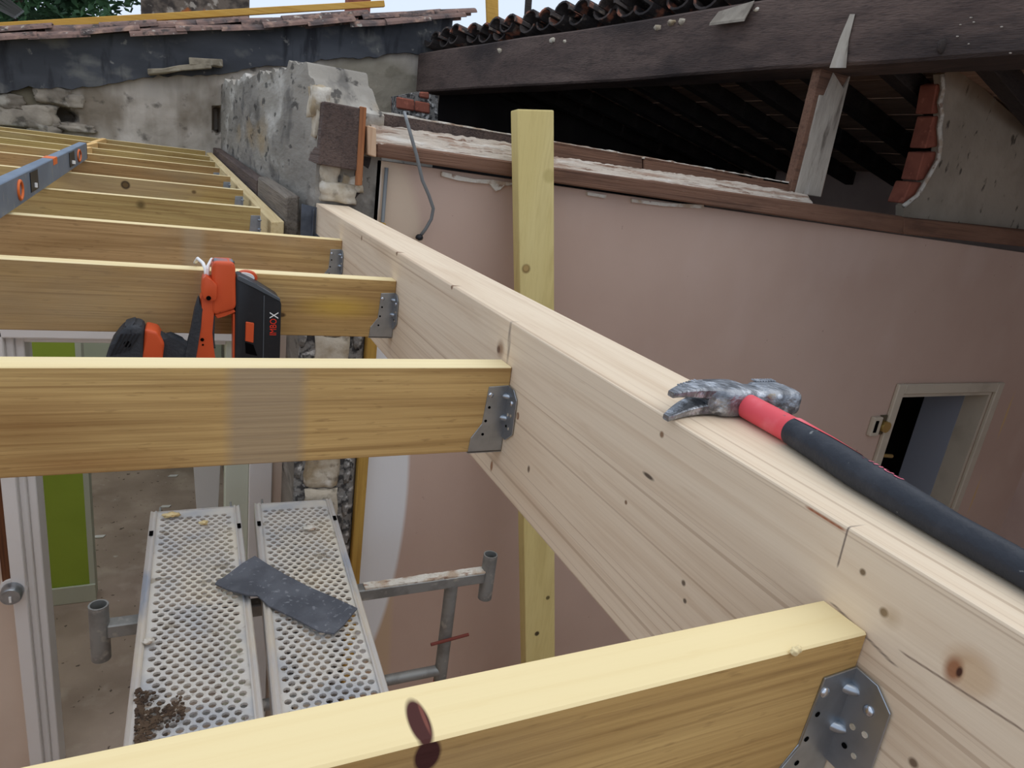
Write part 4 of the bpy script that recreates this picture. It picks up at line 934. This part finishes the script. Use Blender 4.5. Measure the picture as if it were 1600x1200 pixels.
link('side_button', bm, m_white, ng, smooth=40)
bm = BM(); tube(bm, [c + V((.004, .024, 0)), c + V((.004, .006, 0))], .019, 20)
for v in bm.verts: v.co.z = c.z + (v.co.z - c.z) * .6
link('button_rim', bm, m_orange, ng, smooth=40)
hk = [aty(322, 434, YN + .01), aty(321, 420, YN + .015), aty(317, 411, YN + .03), aty(309, 404, YN + .055)]
hk[-1].z = max(hk[-1].z, -.2545)
link('rafter_hook', tube(BM(), hk + [V((hk[-1].x - .004, 1.46, -.2555 + .001))], .0032, 8), m_white, ng, smooth=True)
link('rafter_hook', tube(BM(), [aty(324, 432, YN + .01), aty(325, 416, YN + .02), aty(331, 405, YN + .05)], .0032, 8), m_white, ng, smooth=True)
t0_, t1_ = aty(431.5, 523, YN - .0008), aty(431.5, 489, YN - .0008)
Lt = (t1_ - t0_).length
def tp_(off):
    return lambda a_, b_: V((t0_.x - b_ * 1.0, YN - .0009, t0_.z + off + a_ * .80))
link('lettering', text_bm('IMBO', .0175, tp_(-.002)), m_red, ng)
link('lettering', text_bm('X', .023, lambda a_, b_: V((t0_.x + .003 - b_, YN - .0009, t0_.z + .0315 + a_ * .8))), m_white, ng)

# ---- claw hammer on the long beam
zb = -.1995
hm = thing('claw_hammer', 'worn claw hammer with pink and black handle lying on the pale beam', 'hammer', (.46, .44, -.2))
m_head = mat('scuffed_steel', S(150, 153, 158), [(S(92, 94, 98), (50, 50, 50), .46, .60, .8), (S(200, 204, 210), (90, 50, 90), .54, .64, .8), (S(150, 130, 96), (60, 60, 60), .66, .72, .6)], rough=.38, metal=.8, bump=.3, bscale=(140, 140, 140))
m_pinkh = mat('worn_pink_red_fibreglass', S(224, 84, 92), [(S(236, 130, 136), (24, 24, 24), .48, .66, .7), (S(206, 52, 50), (14, 14, 14), .55, .68, .6), (S(120, 90, 88), (70, 70, 70), .66, .7, .7)], rough=.5)
m_grip = mat('black_rubber_grip', S(42, 45, 52), [(S(58, 60, 66), (40, 40, 40), .5, .66, .6), (S(150, 150, 146), (120, 120, 120), .73, .76, .6, 2)], rough=.48, bump=.15, bscale=(150, 150, 150))
# head modelled as stations along its axis: (photo x, photo y of the axis, half width along Y, half height)
def hst(px, py, z): return atz(px, py, z)
def HP(x_, y_, z_): return V((x_, y_, -.1852 + z_))
def loft(bm, secs, n=16, sq=.42, sub=4):
    fine = []
    for i in range(len(secs) - 1):
        p0_, p1_, p2_, p3_ = secs[max(i - 1, 0)], secs[i], secs[i + 1], secs[min(i + 2, len(secs) - 1)]
        for k in range(sub):
            t = k / sub; fine.append([.5 * (2 * b_ + (c_ - a_) * t + (2 * a_ - 5 * b_ + 4 * c_ - d_) * t * t + (-a_ + 3 * b_ - 3 * c_ + d_) * t ** 3) for a_, b_, c_, d_ in zip(p0_, p1_, p2_, p3_)])
    fine.append(list(secs[-1])); rings = []
    for (a_, b_, z_, hw, hh) in fine:
        ring = []
        for k in range(n):
            t = 2 * math.pi * (k + .5) / n; cx_, sx_ = math.cos(t), math.sin(t)
            ring.append(bm.verts.new(HP(a_, b_ + hw * math.copysign(abs(cx_) ** sq, cx_), z_ + hh * math.copysign(abs(sx_) ** sq, sx_))))
        rings.append(ring)
    for i in range(len(rings) - 1):
        for k in range(n): bm.faces.new((rings[i][k], rings[i][(k + 1) % n], rings[i + 1][(k + 1) % n], rings[i + 1][k]))
    bm.faces.new(rings[0][::-1]); bm.faces.new(rings[-1])
    return bm
bm = loft(BM(), [(.446, .484, 0, .0150, .0138), (.456, .483, .0, .0180, .0142), (.465, .481, .0, .0215, .0144), (.490, .480, .0, .0215, .0144), (.500, .478, 0, .0155, .0125), (.511, .476, .0, .0152, .0122), (.518, .475, 0, .0195, .0138), (.545, .474, 0, .0205, .0142)], 16, .42)
link('head', bm, m_head, hm, smooth=40)
link('striking_face', loft(BM(), [(.5455, .474, 0, .0200, .0136), (.552, .474, 0, .0190, .0126), (.555, .474, 0, .0160, .0105)], 16, .5, 2), m_head, hm, smooth=40)
for sg in (-1, 1):
    bm = loft(BM(), [(.462, .483, sg * .0068, .0170, .0072), (.448, .483, sg * .0076, .0148, .0063), (.434, .480, sg * .0086, .0120, .0052), (.419, .475, sg * .0097, .0094, .0040), (.405, .4685, sg * .0107, .0068, .0030), (.394, .4625, sg * .0114, .0046, .0026)], 12, .36)
    link('claw', bm, m_head, hm, smooth=40)
bm = BM()
for k in range(8): box(bm, HP(.5185 + k * .0036, .486, .0135), HP(.5205 + k * .0036, .4938, .0150), .0004)
for k in range(7): box(bm, HP(.446 - k * .005, .4915 - k * .0022, .0128), HP(.4485 - k * .005, .4965 - k * .0022, .0142), .0004)
link('serration', bm, m_head, hm)
hq0, hq1 = atz(1152, 626, -.187), atz(1240, 674, -.1869); hq = (hq0 - hq1).normalized()
link('collar', tube(BM(), [hq0 + hq * .022, hq0 + hq * .008, hq0 - hq * .001, hq0 - hq * .0035], .0145, 20, rad=[.0150, .0146, .0136, .0126]), m_head, hm, smooth=40)
# handle
def hc(px, py, r): return atz(px, py, -.2 + r + .001)
hs = [(1196, 650, .0121), (1240, 674, .0121)]
g = [(1240, 674, .0121), (1290, 705, .0123), (1337, 736, .0122), (1412, 780.5, .0115), (1487, 826, .0105), (1600, 889.5, .0103), (1700, 946, .0106), (1760, 980, .0115), (1800, 1004, .0118)]
pts = [hc(*q_) for q_ in hs]; rr = [q_[2] for q_ in hs]
link('handle_shaft', tube(BM(), [hq0 + hq * .004] + pts, .011, 24, rad=[.0122] + rr), m_pinkh, hm, smooth=40)
pts = [hc(*q_) for q_ in g]; rr = [q_[2] + .0006 for q_ in g]
bmg = tube(BM(), pts, .012, 24, rad=rr)
grip = link('handle_grip', bmg, m_grip, hm, smooth=40)
hd = (pts[3] - pts[0]).normalized(); hsd = hd.cross(V((0, 0, 1))).normalized(); hup = hsd.cross(hd)
def wrap(s_, a_, r_=.0137):   # s_ along handle from grip start, a_ arc length from crown towards the far side
    L_ = 0; c = pts[0]; rad_ = rr[0]
    for i in range(len(pts) - 1):
        seg = (pts[i + 1] - pts[i]).length
        if s_ <= L_ + seg: f_ = (s_ - L_) / seg; c = pts[i].lerp(pts[i + 1], f_); rad_ = rr[i] * (1 - f_) + rr[i + 1] * f_; break
        L_ += seg
    t = a_ / rad_; return c + (hup * math.cos(t) - hsd * math.sin(t)) * (rad_ + .0004)
def patch(bm, outline_lo, outline_hi, n=24):
    rows = []
    for i in range(n + 1):
        s_ = outline_lo[0][0] + (outline_lo[-1][0] - outline_lo[0][0]) * i / n
        def itp(o_):
            for (p_, q_) in zip(o_, o_[1:]):
                if s_ <= q_[0] + 1e-9: f_ = (s_ - p_[0]) / max(q_[0] - p_[0], 1e-9); return p_[1] + (q_[1] - p_[1]) * f_
            return o_[-1][1]
        lo_, hi_ = itp(outline_lo), itp(outline_hi); rows.append([bm.verts.new(wrap(s_, lo_ + (hi_ - lo_) * j / 8)) for j in range(9)])
    for i in range(n):
        for j in range(8): bm.faces.new((rows[i][j], rows[i + 1][j], rows[i + 1][j + 1], rows[i][j + 1]))
    return bm
FS = -1.0   # sign pointing to the far (right hand) side
link('pink_inlay', patch(BM(), [(0, -.0035), (.03, -.0005), (.075, .0045)], [(0, .020), (.04, .0165), (.075, .012)]) if True else None, m_pinkh, grip, smooth=True)
m_pinkt = mat('pink_print', S(232, 120, 138), rough=.5)
link('lettering', text_bm('/mob', .014, lambda a_, b_: wrap(.082 + a_ * 1.25, -.0005 + b_ * .9)), m_pinkt, grip)

# =================================================================== lift everything so the floor is at z = 0
for o in bpy.data.objects:
    if o.parent is None and o.type in ('MESH', 'EMPTY', 'CAMERA', 'LIGHT'): o.location.z += LIFT
